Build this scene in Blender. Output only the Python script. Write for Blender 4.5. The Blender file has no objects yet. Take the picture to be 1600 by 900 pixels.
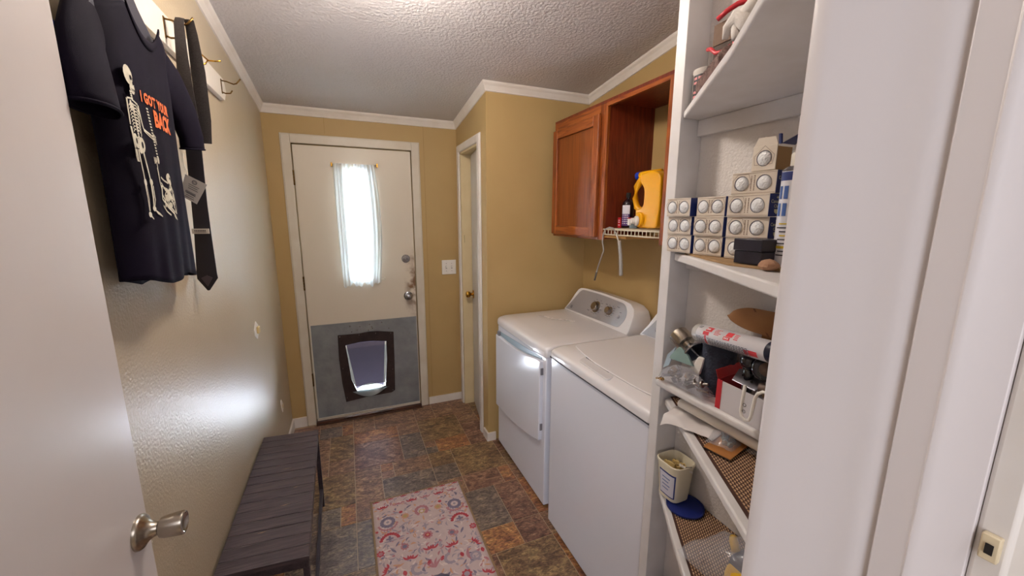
import bpy, bmesh, math, random
from mathutils import Vector, Matrix
from mathutils import noise as mn
rnd = random.Random(7)
SC = bpy.context.scene
COL = SC.collection
PI = math.pi

# ---------------------------------------------------------------- camera
CAM_H = 1.5655
def _cam():
    ya, pi_, ro, f = 0.3973, -0.1817, -0.0033, 608.44
    def rows(v):
        x, y, z = v
        xr = math.cos(ya)*x - math.sin(ya)*y; yf = math.sin(ya)*x + math.cos(ya)*y
        d = math.cos(pi_)*yf + math.sin(pi_)*z; u = -math.sin(pi_)*yf + math.cos(pi_)*z
        return (math.cos(ro)*xr - math.sin(ro)*u, math.sin(ro)*xr + math.cos(ro)*u, d)
    cols = [rows(e) for e in ((1,0,0),(0,1,0),(0,0,1))]
    R = Vector([c[0] for c in cols]); U = Vector([c[1] for c in cols]); D = Vector([c[2] for c in cols])
    m = Matrix.Identity(4)
    for i in range(3):
        m[i][0] = R[i]; m[i][1] = U[i]; m[i][2] = -D[i]
    m[2][3] = CAM_H
    cd = bpy.data.cameras.new('camera'); co = bpy.data.objects.new('camera', cd); COL.objects.link(co)
    cd.sensor_width = 36; cd.lens = f/1600*36; cd.clip_start = 0.01; cd.clip_end = 100
    co.matrix_world = m; SC.camera = co
_cam()

# ---------------------------------------------------------------- world, lights, exposure
SC.view_settings.view_transform = 'Standard'; SC.view_settings.look = 'None'
SC.view_settings.gamma = 1.0; SC.view_settings.use_curve_mapping = False
SC.view_settings.exposure = 0.45
SC.cycles.use_denoising = True
SC.cycles.max_bounces = 10; SC.cycles.transparent_max_bounces = 16
SC.cycles.sample_clamp_indirect = 8
W = bpy.data.worlds.new('world'); SC.world = W; W.use_nodes = True
nt = W.node_tree; nt.nodes.clear()
wo = nt.nodes.new('ShaderNodeOutputWorld'); bg = nt.nodes.new('ShaderNodeBackground')
bg.inputs[0].default_value = (0.70, 0.86, 1.0, 1); bg.inputs[1].default_value = 3.0
nt.links.new(bg.outputs[0], wo.inputs[0])
def light(name, kind, loc, power, col=(1,1,1), size=(1,1), aim=None, radius=0.1, spread=None):
    l = bpy.data.lights.new(name, kind); o = bpy.data.objects.new(name, l); COL.objects.link(o)
    l.energy = power; l.color = col; o.location = loc
    if kind == 'AREA':
        l.shape = 'RECTANGLE'; l.size, l.size_y = size
        if spread: l.spread = spread
    elif kind == 'POINT': l.shadow_soft_size = radius
    if aim is not None:
        o.rotation_euler = (Vector(aim) - Vector(loc)).to_track_quat('-Z', 'Y').to_euler()
    return o
sun = light('sun', 'SUN', (0, 6, 6), 9.0, (1.0, 0.95, 0.88)); sun.data.angle = 0.01
sun.rotation_euler = Vector((-0.35, 0.55, -0.8)).to_track_quat('-Z', 'Y').to_euler()   # comes from behind the house, over the roof
light('daylight_door_window', 'AREA', (0.080, 3.150, 1.4925), 170, (0.74, 0.86, 1.0), (0.145, 0.775), aim=(0.080, 1.5, 1.4925))
light('daylight_pet_flap', 'AREA', (0.08, 3.34, 0.09), 42, (0.80, 0.90, 1.0), (0.40, 0.20), aim=(0.08, 2.6, 0.65))
light('ceiling_lamp', 'POINT', (0.17, 1.42, 2.36), 23, (1.0, 0.90, 0.80), radius=0.09)
light('hall_ceiling_lamp', 'AREA', (0.2, -1.3, 2.55), 18, (0.95, 0.94, 1.0), (1.4, 1.4), aim=(0.2, -1.1, 0))
light('hall_side_fill', 'AREA', (-1.3, -2.2, 1.6), 30, (0.86, 0.90, 1.0), (1.2, 1.2), aim=(0.5, 0.6, 1.3))  # fill light added in the hall to brighten surfaces that face left

# ---------------------------------------------------------------- helpers
def s2l(c):
    if isinstance(c, str):
        c = [int(c[i:i+2], 16)/255 for i in (0, 2, 4)]
    return tuple((x/12.92 if x <= 0.04045 else ((x+0.055)/1.055)**2.4) for x in c)
MATS = {}
def M(name, col='808080', rough=0.5, metal=0.0, var=None, bump=None, coat=0, alpha=1, trans=0, emis=None, spec=0.5, ior=1.45, stretch=None, obj=True, sheen=0):
    """principled material; var=(scale, second colour, contrast) mixes a noise; bump=(scale, strength, distance)"""
    if name in MATS: return MATS[name]
    m = bpy.data.materials.new(name); m.use_nodes = True; MATS[name] = m
    n = m.node_tree.nodes; L = m.node_tree.links; b = n['Principled BSDF']
    c = s2l(col) + (1,)
    b.inputs['Base Color'].default_value = c; b.inputs['Roughness'].default_value = rough
    b.inputs['Metallic'].default_value = metal; b.inputs['Alpha'].default_value = alpha
    b.inputs['Specular IOR Level'].default_value = spec
    b.inputs['Coat Weight'].default_value = coat; b.inputs['Coat Roughness'].default_value = 0.1
    b.inputs['Transmission Weight'].default_value = trans; b.inputs['IOR'].default_value = ior
    b.inputs['Sheen Weight'].default_value = sheen
    if emis: b.inputs['Emission Color'].default_value = s2l(emis[0])+(1,); b.inputs['Emission Strength'].default_value = emis[1]
    if var or bump:
        tc = n.new('ShaderNodeTexCoord'); mp = n.new('ShaderNodeMapping')
        L.new(tc.outputs['Object'], mp.inputs[0])
        if stretch: mp.inputs['Scale'].default_value = stretch
    if var:
        nz = n.new('ShaderNodeTexNoise'); nz.inputs['Scale'].default_value = var[0]; nz.inputs['Detail'].default_value = 6
        L.new(mp.outputs[0], nz.inputs['Vector'])
        cr = n.new('ShaderNodeValToRGB'); k = var[2] if len(var) > 2 else 0.2
        cr.color_ramp.elements[0].position = 0.5-k/2; cr.color_ramp.elements[1].position = 0.5+k/2
        cr.color_ramp.elements[0].color = c; cr.color_ramp.elements[1].color = s2l(var[1])+(1,)
        L.new(nz.outputs[0], cr.inputs[0]); L.new(cr.outputs[0], b.inputs['Base Color'])
    if bump:
        nb = n.new('ShaderNodeTexNoise'); nb.inputs['Scale'].default_value = bump[0]; nb.inputs['Detail'].default_value = 3
        L.new(mp.outputs[0], nb.inputs['Vector'])
        bp = n.new('ShaderNodeBump'); bp.inputs['Strength'].default_value = bump[1]; bp.inputs['Distance'].default_value = bump[2]
        L.new(nb.outputs[0], bp.inputs['Height']); L.new(bp.outputs[0], b.inputs['Normal'])
    return m

class MB:
    """collects shapes in world coordinates; build() links them as ONE mesh object"""
    def __init__(s): s.v = []; s.f = []; s.mi = []; s.cur = 0
    def add(s, vs, fs):
        o = len(s.v); s.v += [Vector(v) for v in vs]
        for f in fs: s.f.append([i+o for i in f]); s.mi.append(s.cur)
        return s
    def box(s, x0, x1, y0, y1, z0, z1):
        return s.add([(x0,y0,z0),(x1,y0,z0),(x1,y1,z0),(x0,y1,z0),(x0,y0,z1),(x1,y0,z1),(x1,y1,z1),(x0,y1,z1)],
            [(0,3,2,1),(4,5,6,7),(0,1,5,4),(1,2,6,5),(2,3,7,6),(3,0,4,7)])
    def prism(s, pts, axis, a, b):
        """polygon pts in the two other axes (in x,y,z order) extruded along axis from a to b"""
        n = len(pts)
        def P(p, t):
            if axis == 'x': return (t, p[0], p[1])
            if axis == 'y': return (p[0], t, p[1])
            return (p[0], p[1], t)
        vs = [P(p, a) for p in pts] + [P(p, b) for p in pts]
        fs = [list(range(n))[::-1], list(range(n, 2*n))] + [(i, (i+1) % n, n+(i+1) % n, n+i) for i in range(n)]
        return s.add(vs, fs)
    def tube(s, pts, r, n=10, cap=True, closed=False):
        pts = [Vector(p) for p in pts]; k = len(pts)
        rr = r if isinstance(r, (list, tuple)) else [r]*k
        vs = []; fs = []; ref = None
        for i, p in enumerate(pts):
            if closed: t = pts[(i+1) % k]-pts[i-1]
            else: t = (pts[min(i+1, k-1)]-pts[max(i-1, 0)])
            t.normalize()
            if ref is None:
                ref = Vector((0,0,1)) if abs(t.z) < .9 else Vector((1,0,0))
            a = t.cross(ref).normalized(); b = t.cross(a).normalized(); ref = -b if False else b.cross(t).normalized().cross(t).normalized()*-1 if False else ref
            for j in range(n):
                an = 2*PI*j/n
                vs.append(p + a*math.cos(an)*rr[i] + b*math.sin(an)*rr[i])
        m = k if closed else k-1
        for i in range(m):
            for j in range(n):
                fs.append((i*n+j, i*n+(j+1) % n, ((i+1) % k)*n+(j+1) % n, ((i+1) % k)*n+j))
        if cap and not closed:
            fs.append(list(range(n))[::-1]); fs.append([(k-1)*n+j for j in range(n)])
        return s.add(vs, fs)
    def lathe(s, prof, c, axis=(0,0,1), n=24, up=None, sx=1.0, sy=1.0):
        """prof: (radius, height) pairs along axis from c"""
        ax = Vector(axis).normalized(); ref = Vector(up) if up else (Vector((0,0,1)) if abs(ax.z) < .9 else Vector((1,0,0)))
        a = ax.cross(ref).normalized(); b = ax.cross(a).normalized(); c = Vector(c)
        vs = []; fs = []
        for r, h in prof:
            for j in range(n):
                an = 2*PI*j/n; vs.append(c + ax*h + a*math.cos(an)*r*sx + b*math.sin(an)*r*sy)
        for i in range(len(prof)-1):
            for j in range(n): fs.append((i*n+j, i*n+(j+1) % n, (i+1)*n+(j+1) % n, (i+1)*n+j))
        if prof[0][0] > 1e-5: fs.append(list(range(n))[::-1])
        if prof[-1][0] > 1e-5: fs.append([(len(prof)-1)*n+j for j in range(n)])
        return s.add(vs, fs)
    def ball(s, c, r, n=16, sc=(1,1,1)):
        vs = []; fs = []; m = n//2
        for i in range(m+1):
            th = PI*i/m
            for j in range(n):
                an = 2*PI*j/n
                vs.append((c[0]+r*sc[0]*math.sin(th)*math.cos(an), c[1]+r*sc[1]*math.sin(th)*math.sin(an), c[2]+r*sc[2]*math.cos(th)))
        for i in range(m):
            for j in range(n): fs.append((i*n+j, (i+1)*n+j, (i+1)*n+(j+1) % n, i*n+(j+1) % n))
        return s.add(vs, fs)
    def grid(s, fn, nu, nv, thick=None):
        vs = [Vector(fn(i/nu, j/nv)) for j in range(nv+1) for i in range(nu+1)]
        w = nu+1
        fs = [(j*w+i, j*w+i+1, (j+1)*w+i+1, (j+1)*w+i) for j in range(nv) for i in range(nu)]
        if thick is not None:
            t = Vector(thick); o = len(vs); vs += [v+t for v in list(vs)]
            fs += [tuple(q+o for q in f[::-1]) for f in list(fs)]
            ring = [i for i in range(w)] + [j*w+nu for j in range(1, nv+1)] + [nv*w+i for i in range(nu-1, -1, -1)] + [j*w for j in range(nv-1, 0, -1)]
            k = len(ring); fs += [(ring[q], ring[q]+o, ring[(q+1) % k]+o, ring[(q+1) % k]) for q in range(k)]
        return s.add(vs, fs)
    def poly(s, pts, t=None):
        """flat polygon (3-d points); t extrudes it"""
        n = len(pts)
        if t is None: return s.add(pts, [list(range(n))])
        t = Vector(t); vs = [Vector(p) for p in pts] + [Vector(p)+t for p in pts]
        return s.add(vs, [list(range(n))[::-1], list(range(n, 2*n))] + [(i, (i+1) % n, n+(i+1) % n, n+i) for i in range(n)])
    def xf(s, mat, start=0):
        for i in range(start, len(s.v)): s.v[i] = mat @ s.v[i]
        return s
    def build(s, name, mat, parent=None, smooth=False, bevel=0, seg=2, sub=0, weld=False, angle=None):
        me = bpy.data.meshes.new(name)
        off = parent_loc(parent)
        me.from_pydata([tuple(v-off) for v in s.v], [], s.f)
        mats = mat if isinstance(mat, (list, tuple)) else [mat]
        for q in mats: me.materials.append(q)
        if len(mats) > 1:
            for p, i in zip(me.polygons, s.mi): p.material_index = i
        bm = bmesh.new(); bm.from_mesh(me)
        if weld: bmesh.ops.remove_doubles(bm, verts=bm.verts, dist=1e-5)
        bmesh.ops.recalc_face_normals(bm, faces=bm.faces)
        bm.to_mesh(me); bm.free()
        o = bpy.data.objects.new(name, me); COL.objects.link(o)
        if parent is not None: o.parent = parent
        if smooth:
            for p in me.polygons: p.use_smooth = True
            if angle: me.set_sharp_from_angle(angle=math.radians(angle))
        if bevel:
            b = o.modifiers.new('bevel', 'BEVEL'); b.width = bevel; b.segments = seg; b.limit_method = 'ANGLE'; b.angle_limit = math.radians(35)
            b.harden_normals = False
            for p in me.polygons: p.use_smooth = True
            me.set_sharp_from_angle(angle=math.radians(35)) if not smooth else None
        if sub:
            q = o.modifiers.new('sub', 'SUBSURF'); q.levels = sub; q.render_levels = sub
        return o
def parent_loc(p):
    v = Vector((0,0,0))
    while p is not None: v += p.location; p = p.parent
    return v
def thing(name, label, cat, loc, group=None):
    o = bpy.data.objects.new(name, None); COL.objects.link(o); o.location = loc; o.empty_display_size = 0.05
    return tag(o, label, cat, group)
def tag(o, label, cat, group=None):
    o['label'] = label; o['category'] = cat
    if group: o['group'] = group
    return o
def struct(o): o['kind'] = 'structure'; return o
def setmat(o, m): o.data.materials.clear(); o.data.materials.append(m)
def rot_about(o, mb_center, ang): pass
def text(name, s, size, mat, parent, fn, off=0.0, align='LEFT', spacing=1.0, thick=0.0):
    """lettering as flat mesh; fn maps (u, v) in metres to a world point"""
    cu = bpy.data.curves.new(name, 'FONT'); cu.body = s; cu.size = size; cu.align_x = align; cu.offset = thick
    cu.space_character = spacing; cu.resolution_u = 2
    t = bpy.data.objects.new(name, cu); COL.objects.link(t)
    bpy.context.view_layer.update()
    me = bpy.data.meshes.new_from_object(t.evaluated_get(bpy.context.evaluated_depsgraph_get()))
    bpy.data.objects.remove(t); bpy.data.curves.remove(cu)
    offv = parent_loc(parent)
    for v in me.vertices: v.co = Vector(fn(v.co.x, v.co.y)) - offv
    me.materials.clear(); me.materials.append(mat)
    o = bpy.data.objects.new(name, me); COL.objects.link(o); me.name = name
    if parent is not None: o.parent = parent
    return o
def frame_uv(o, u, v):
    o, u, v = Vector(o), Vector(u).normalized(), Vector(v).normalized()
    return lambda a, b: o + u*a + v*b
def arc(cx, cy, r, a0, a1, n=8, ry=None):
    ry = ry or r
    return [(cx+r*math.cos(math.radians(a0+(a1-a0)*i/n)), cy+ry*math.sin(math.radians(a0+(a1-a0)*i/n))) for i in range(n+1)]

# ---------------------------------------------------------------- main materials
m_tan = M('tan wall paint', 'b79b68', 0.55, var=(3, 'b19562', .4), bump=(220, .25, .0015))
m_leftwall = M('satin beige wall paint', 'b9aa92', 0.40, var=(2.2, 'b5a488', .4), bump=(130, .42, .003), spec=0.6)
m_trim = M('white trim paint', 'e6e0da', 0.35, var=(9, 'dcd3ca', .4))
m_jamb = M('glossy jamb paint', 'dcd6d6', 0.4, var=(5, 'd6cecd', .5), bump=(30, .2, .002), stretch=(1,1,.15))
m_cubby = M('white cubby wall', 'e0dcda', 0.6, var=(4, 'd8d2cf', .4), bump=(150, .6, .004))
m_shelf = M('white shelf paint', 'e2dfe0', 0.4, var=(14, 'd6d2d0', .5), bump=(20, .1, .002))
m_ceil = M('stippled ceiling', 'd4d0d0', 0.85, var=(3, 'cfcaca', .4), bump=(75, .8, .007))
m_hall = M('hall wall paint', 'd8cbb4', 0.6, var=(2, 'd2c5ae', .4))
m_grout = M('floor joint', 'b09a80', 0.6, var=(40, 'a08a70', .4))
m_doorwhite = M('door paint', 'e2dad0', 0.4, var=(6, 'd9d0c5', .5))
m_dark = M('dark gap', '1c1714', 0.8)
m_brass = M('brass', 'c89a3e', 0.22, 1.0, var=(40, 'a87a2c', .4))
m_abrass = M('antique brass', '7d6238', 0.35, 1.0, var=(40, '5c4526', .5))
m_nickel = M('satin nickel', 'b5aca0', 0.27, 1.0, var=(30, 'a59c90', .4))
m_chrome = M('worn chrome', 'b8b8bc', 0.2, 1.0, var=(60, '8e8e94', .5))
m_white = M('white plastic', 'eeeae4', 0.35, var=(20, 'e8e3dc', .4))

# ---------------------------------------------------------------- the room
XL, XC, XR, XF = -0.47, 0.827, 1.5666, 0.92      # left wall, closet wall, right wall, cubby wall
YB, YN, YD = 3.105, 2.393, 0.25                    # back wall, niche wall, doorway wall (room face)
def zc(y): return 2.275 + 0.1204*(YB-y)            # sloping ceiling
ZT = 2.75
# floor of vinyl slate tiles, each one proud of the joint
floor = struct(MB().box(XL-.1, XR+.1, -4.0, YB+.02, -0.05, -0.0022).build('floor', m_grout))
def tile_mat(name, cols, gl=0.34):
    m = bpy.data.materials.new(name); m.use_nodes = True
    n = m.node_tree.nodes; L = m.node_tree.links; b = n['Principled BSDF']
    tc = n.new('ShaderNodeTexCoord'); oi = n.new('ShaderNodeObjectInfo')
    ad = n.new('ShaderNodeVectorMath'); ad.operation = 'MULTIPLY_ADD'
    L.new(oi.outputs['Random'], ad.inputs[0]); ad.inputs[1].default_value = (17, 29, 41); L.new(tc.outputs['Object'], ad.inputs[2])
    mp = n.new('ShaderNodeMapping'); L.new(ad.outputs[0], mp.inputs[0]); mp.inputs['Rotation'].default_value = (0, 0, 0.6); mp.inputs['Scale'].default_value = (1, 1.9, 1)
    nz = n.new('ShaderNodeTexNoise'); nz.inputs['Scale'].default_value = 8.5; nz.inputs['Detail'].default_value = 10; nz.inputs['Roughness'].default_value = 0.72; nz.inputs['Distortion'].default_value = 1.6
    L.new(mp.outputs[0], nz.inputs['Vector'])
    cr = n.new('ShaderNodeValToRGB'); e = cr.color_ramp.elements
    ps = [0.34, 0.44, 0.51, 0.58, 0.68]
    while len(e) < 5: e.new(0.5)
    for i in range(5): e[i].position = ps[i]; e[i].color = s2l(cols[i])+(1,)
    L.new(nz.outputs[0], cr.inputs[0])
    n2 = n.new('ShaderNodeTexNoise'); n2.inputs['Scale'].default_value = 38; n2.inputs['Detail'].default_value = 7; n2.inputs['Distortion'].default_value = 1.5; L.new(mp.outputs[0], n2.inputs['Vector'])
    c2 = n.new('ShaderNodeValToRGB'); c2.color_ramp.elements[0].position = .36; c2.color_ramp.elements[1].position = .66
    c2.color_ramp.elements[0].color = (.38,.35,.33,1); c2.color_ramp.elements[1].color = (1.35,1.3,1.25,1)
    L.new(n2.outputs[0], c2.inputs[0])
    mx = n.new('ShaderNodeMix'); mx.data_type = 'RGBA'; mx.blend_type = 'MULTIPLY'; mx.inputs[0].default_value = 0.9
    L.new(cr.outputs[0], mx.inputs[6]); L.new(c2.outputs[0], mx.inputs[7]); L.new(mx.outputs[2], b.inputs['Base Color'])
    b.inputs['Roughness'].default_value = gl
    bp = n.new('ShaderNodeBump'); bp.inputs['Strength'].default_value = 0.35; bp.inputs['Distance'].default_value = 0.004
    L.new(n2.outputs[0], bp.inputs['Height']); L.new(bp.outputs[0], b.inputs['Normal'])
    return m
TM = {'b': tile_mat('brown slate', ['5a4438','7a5c4a','8c6c56','a28264','b89e7c']),
      'r': tile_mat('rust slate', ['64443a','885a42','9c6c48','b48454','c8a06c']),
      'g': tile_mat('grey slate', ['4c423e','645852','766860','8a7c6c','a49078']),
      'o': tile_mat('olive slate', ['503c30','70563e','846a4c','98805a','b49c6e']),
      'p': tile_mat('plum slate', ['543c32','704e40','82604e','967662','b09078'])}
U = 0.0755; TX, TY = 0.397, 2.394
tiles = [(-6,6,2,3.3,'b'),(-4,6,4,3.3,'b'),(-6,4,4,2,'r'),(-2,4,2,2,'b'),(-6,0,4,4,'p'),(-2,0,2,4,'g'),
 (-6,-2,2,2,'b'),(-4,-1,1,1,'r'),(-4,-2,1,1,'p'),(-3,-2,3,2,'b'),(-6,-6,2,4,'b'),(-4,-6,4,4,'g'),
 (0,2,4,4,'o'),(0,6,2,3.3,'b'),(2,6,4,3.3,'b'),(0,1,1,1,'b'),(0,0,1,1,'g'),(1,0,3,2,'r'),
 (0,-2,2,2,'o'),(0,-4,2,2,'g'),(2,-4,4,4,'o'),(2,-6,3,2,'p'),(5,-5,1,1,'r'),(5,-6,1,1,'r'),(0,-6,2,2,'b'),
 (4,4,2,2,'b'),(4,0,2,4,'p'),(6,0,2,2,'b'),(0,-10,4,4,'g'),(4,-10,2,4,'p'),(6,-10,2,4,'r'),(1,-12,3,2,'r'),(0,-11,1,1,'b'),(0,-12,1,1,'r'),
 (4,-12,2,2,'p'),(2,-16,4,4,'o'),(0,-14,2,2,'p'),(0,-16,2,2,'b'),(6,-12,2,2,'b'),(6,-16,2,4,'r'),
 (-7,6,1,2,'r'),(-9,6,2,2,'g'),(-9,8,3,1.3,'b'),(-8,2,2,4,'o'),(-8,0,2,2,'b'),(-10,0,2,4,'b'),(-10,4,2,2,'b'),(-12,2,2,4,'b'),
 (-10,-4,4,4,'o'),(-7,-6,1,2,'r'),(-10,-6,3,2,'g'),(-10,-10,4,4,'g'),(-6,-10,4,4,'g'),(-2,-10,2,4,'p')]
occ = set()
def cells(t): return [(t[0]+i, t[1]+j) for i in range(int(math.ceil(t[2]))) for j in range(int(math.ceil(t[3])))]
for t in tiles: occ.update(cells(t))
r2 = random.Random(3)
for j in range(8, -31, -1):
    for i in range(-12, 16):
        if (i, j) in occ: continue
        opts = [(4,4),(2,4),(3,2),(4,2),(2,2),(2,2),(1,1)]; r2.shuffle(opts); opts.append((1,1))
        for w, h in opts:
            cc = [(i+a, j-b) for a in range(w) for b in range(h)]
            if not any(c in occ for c in cc):
                occ.update(cc); tiles.append((i, j-h+1, w, h, r2.choice('bbrgop'))); break
tmesh = {}
for (i, j, w, h, k) in tiles:
    W_, H_ = w*U, h*U
    x0, y0 = TX+i*U, TY+j*U
    x1, y1 = x0+W_, y0+H_
    x0 = max(x0, XL+.001); x1 = min(x1, XR-.001); y1 = min(y1, YB)
    if x1-x0 < .01 or y1-y0 < .01: continue
    key = (round(x1-x0, 3), round(y1-y0, 3))
    if key not in tmesh:
        a, b = key[0]/2-.0019, key[1]/2-.0019; c = .0010
        me = bpy.data.meshes.new('floor_tile')
        me.from_pydata([(-a,-b,-.003),(a,-b,-.003),(a,b,-.003),(-a,b,-.003),(-a,-b,-.0008),(a,-b,-.0008),(a,b,-.0008),(-a,b,-.0008),(-a+c,-b+c,0),(a-c,-b+c,0),(a-c,b-c,0),(-a+c,b-c,0)], [],
            [(0,1,5,4),(1,2,6,5),(2,3,7,6),(3,0,4,7),(4,5,9,8),(5,6,10,9),(6,7,11,10),(7,4,8,11),(8,9,10,11)])
        me.materials.append(TM['b']); tmesh[key] = me
    o = bpy.data.objects.new('floor_tile', tmesh[key]); COL.objects.link(o); o.parent = floor
    o.location = ((x0+x1)/2, (y0+y1)/2, 0)
    o.material_slots[0].link = 'OBJECT'; o.material_slots[0].material = TM[k]

# walls
def wall(name, mat, *boxes):
    mb = MB()
    for b in boxes: mb.box(*b)
    return struct(mb.build(name, mat))
wall('wall_left', m_leftwall, (XL-.08, XL, YD-.15, YB+.1, -.02, ZT))
DX0, DX1, DZ1 = -0.312, 0.478, 2.045                # back door opening
wall('wall_back', m_tan, (XL, DX0, YB, YB+.1, -.02, ZT), (DX1, XC+.08, YB, YB+.1, -.02, ZT), (DX0, DX1, YB, YB+.1, DZ1, ZT))
CY0, CY1, CZ1 = 2.55, 3.005, 2.04                  # closet door opening in the closet wall
wall('wall_closet', m_tan, (XC, XC+.08, YN, CY0, -.02, ZT), (XC, XC+.08, CY1, YB, -.02, ZT), (XC, XC+.08, CY0, CY1, CZ1, ZT))
wall('wall_niche', m_tan, (XC+.08, XR+.08, YN, YN+.08, -.02, ZT))
wall('wall_right', m_tan, (XR, XR+.08, 0.86, YN, -.02, ZT))
wall('wall_cubby', m_cubby, (XF, XF+.02, YD, 0.862, -.02, ZT), (XF, XR+.08, 0.862, 0.879, -.02, ZT))
wall('wall_doorway', m_trim, (XL, -0.425, YD-.15, YD, -.02, ZT), (0.425, XF+.02, YD-.15, YD, -.02, ZT), (-0.425, 0.425, YD-.15, YD, 2.09, ZT))
wall('wall_closet_inside', m_tan, (XR, XR+.08, YN+.08, YB+.1, -.02, ZT), (XC+.08, XR, YB, YB+.1, -.02, ZT))
# the hall the camera stands in
wall('wall_hall', m_hall, (-2.6, -2.5, -4.0, YD-.15, -.02, ZT), (2.5, 2.6, -4.0, YD-.15, -.02, ZT), (-2.6, 2.6, -4.1, -4.0, -.02, ZT),
     (-2.5, XL-.0, YD-.15, YD-.05, -.02, ZT), (XF+.02, 2.5, YD-.15, YD-.05, -.02, ZT))
struct(MB().box(-2.6, XL-.1, -4.0, YD-.15, -.05, 0).box(XR+.1, 2.6, -4.0, YD-.15, -.05, 0).build('floor_hall', m_hall))
c = MB(); 
c.prism([(YD-.15, zc(YD-.15)), (YB+.1, zc(YB+.1)), (YB+.1, zc(YB+.1)+.08), (YD-.15, zc(YD-.15)+.08)], 'x', XL-.08, XR+.08)
struct(c.build('ceiling', m_ceil))
wall('ceiling_hall', m_ceil, (-2.6, 2.6, -4.1, YD-.05, ZT-.05, ZT+.03))
wall('roof_sun_block', m_dark, (-2.7, 2.7, -4.2, YB+.15, ZT+.03, ZT+.1))  # unseen slab added over the house to keep sun and sky out

# crown moulding: a small cove profile swept along each wall top
def crown(name, p0, p1, inward):
    """p0,p1 = (x,y) along the wall face; inward = unit vector into the room"""
    prof = [(0, .048), (0, .012), (.006, .008), (.004, 0), (0, 0)]
    prof = [(0, 0), (.006, .002), (.008, .010), (.016, .030), (.024, .040), (.027, .047), (.027, .052), (0, .052)]
    mb = MB(); vs = []; n = len(prof)
    for p, e in ((p0, 0), (p1, 1)):
        for a, h in prof:
            x = p[0]+inward[0]*a; y = p[1]+inward[1]*a
            mit = a
            d = Vector((p1[0]-p0[0], p1[1]-p0[1])).normalized()
            k = (mitres.get(name, (0, 0))[e])
            x += d.x*mit*k; y += d.y*mit*k
            vs.append((x, y, zc(y)-.052+h))
    fs = [list(range(n)), list(range(n, 2*n))[::-1]] + [(i, (i+1) % n, n+(i+1) % n, n+i) for i in range(n)]
    return struct(mb.add(vs, fs).build(name, m_trim))
mitres = {'trim_1': (0, -1), 'trim_2': (1, -1), 'trim_3': (-1, -1) , 'trim_4': (-1, -1), 'trim_5': (0, -1)}
crown('trim_1', (XL, YD), (XL, YB), (1, 0))
crown('trim_2', (XL, YB), (XC, YB), (0, -1))
mitres['trim_3'] = (-1, -1)
crown('trim_3', (XC, YN), (XC, YB), (-1, 0))
mitres['trim_4'] = (-1, -1)
crown('trim_4', (XC, YN), (XR, YN), (0, -1))
crown('trim_5', (XR, 0.88), (XR, YN), (-1, 0))
# baseboards
wall('baseboard_left', m_trim, (XL, XL+.012, .30, YB, 0, .075))
wall('baseboard_back', m_trim, (XL+.012, -.375, YB-.012, YB, 0, .075), (.545, XC, YB-.012, YB, 0, .06))
wall('baseboard_closet', m_trim, (XC-.012, XC, YN-.012, 2.475, 0, .06), (XC, .88, YN-.012, YN, 0, .06))
# seams of the wall panels
m_seam = M('panel seam', 'a3844f', 0.7)
wall('trim_6', m_seam, (-.10, -.097, YB-.0015, YB, 2.12, 2.24), (.573, .5755, YB-.0015, YB, .06, 2.24))

# ------------------------------------------------ back door with frame, window, curtain and pet flap
def casing(name, y_or_x, axis, a0, a1, z1, w, t, mat, z0=0):
    """flat casing with a stepped profile round an opening a0..a1; axis 'y': wall face at y, axis 'x': wall face at x"""
    mb = MB()
    for k, (ww, tt) in enumerate(((w, t*.6), (w-.012, t))):
        g = (w-ww)*.6
        for (p, q, r, s_) in ((a0-w+g, a0-g*.2, z0, z1+w-g), (a1+g*.2, a1+w-g, z0, z1+w-g), (a0-g*.2, a1+g*.2, z1+g*.2, z1+w-g)):
            if axis == 'y': mb.box(p, q, y_or_x-tt, y_or_x, r, s_)
            else: mb.box(y_or_x-tt, y_or_x, p, q, r, s_)
    return struct(mb.build(name, mat, bevel=.003))
m_oldtrim = M('aged white trim', 'd8d1c4', 0.4, var=(7, 'cfc4b2', .5))
casing('trim_7', YB, 'y', DX0, DX1, DZ1, .062, .016, m_oldtrim)
m_thresh = M('worn wooden threshold', '5a3626', 0.5, var=(12, '2a1a14', .5), bump=(40, .5, .004), stretch=(1, 6, 1))
struct(MB().box(DX0, DX1, YB-.03, YB+.08, 0, .022).box(DX0, DX1, YB-.045, YB-.03, 0, .008).build('trim_8', m_thresh, bevel=.004))
door1 = bpy.data.objects.new('door_1', None); COL.objects.link(door1); door1.location = (.08, YB, 0); struct(door1)
WX0, WX1, WZ0, WZ1 = .005, .155, 1.10, 1.885
FX0, FX1, FZ0, FZ1 = -.075, .245, .17, .625
sx0, sx1 = DX0+.008, DX1-.008; y0, y1 = YB-.004, YB+.036; z0, z1 = .0225, DZ1-.008
s = MB()
s.box(sx0, WX0, y0, y1, WZ0, WZ1).box(WX1, sx1, y0, y1, WZ0, WZ1).box(sx0, sx1, y0, y1, WZ1, z1)
s.box(sx0, sx1, y0, y1, FZ1, WZ0).box(sx0, FX0, y0, y1, FZ0, FZ1).box(FX1, sx1, y0, y1, FZ0, FZ1).box(sx0, sx1, y0, y1, z0, FZ0)
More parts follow.
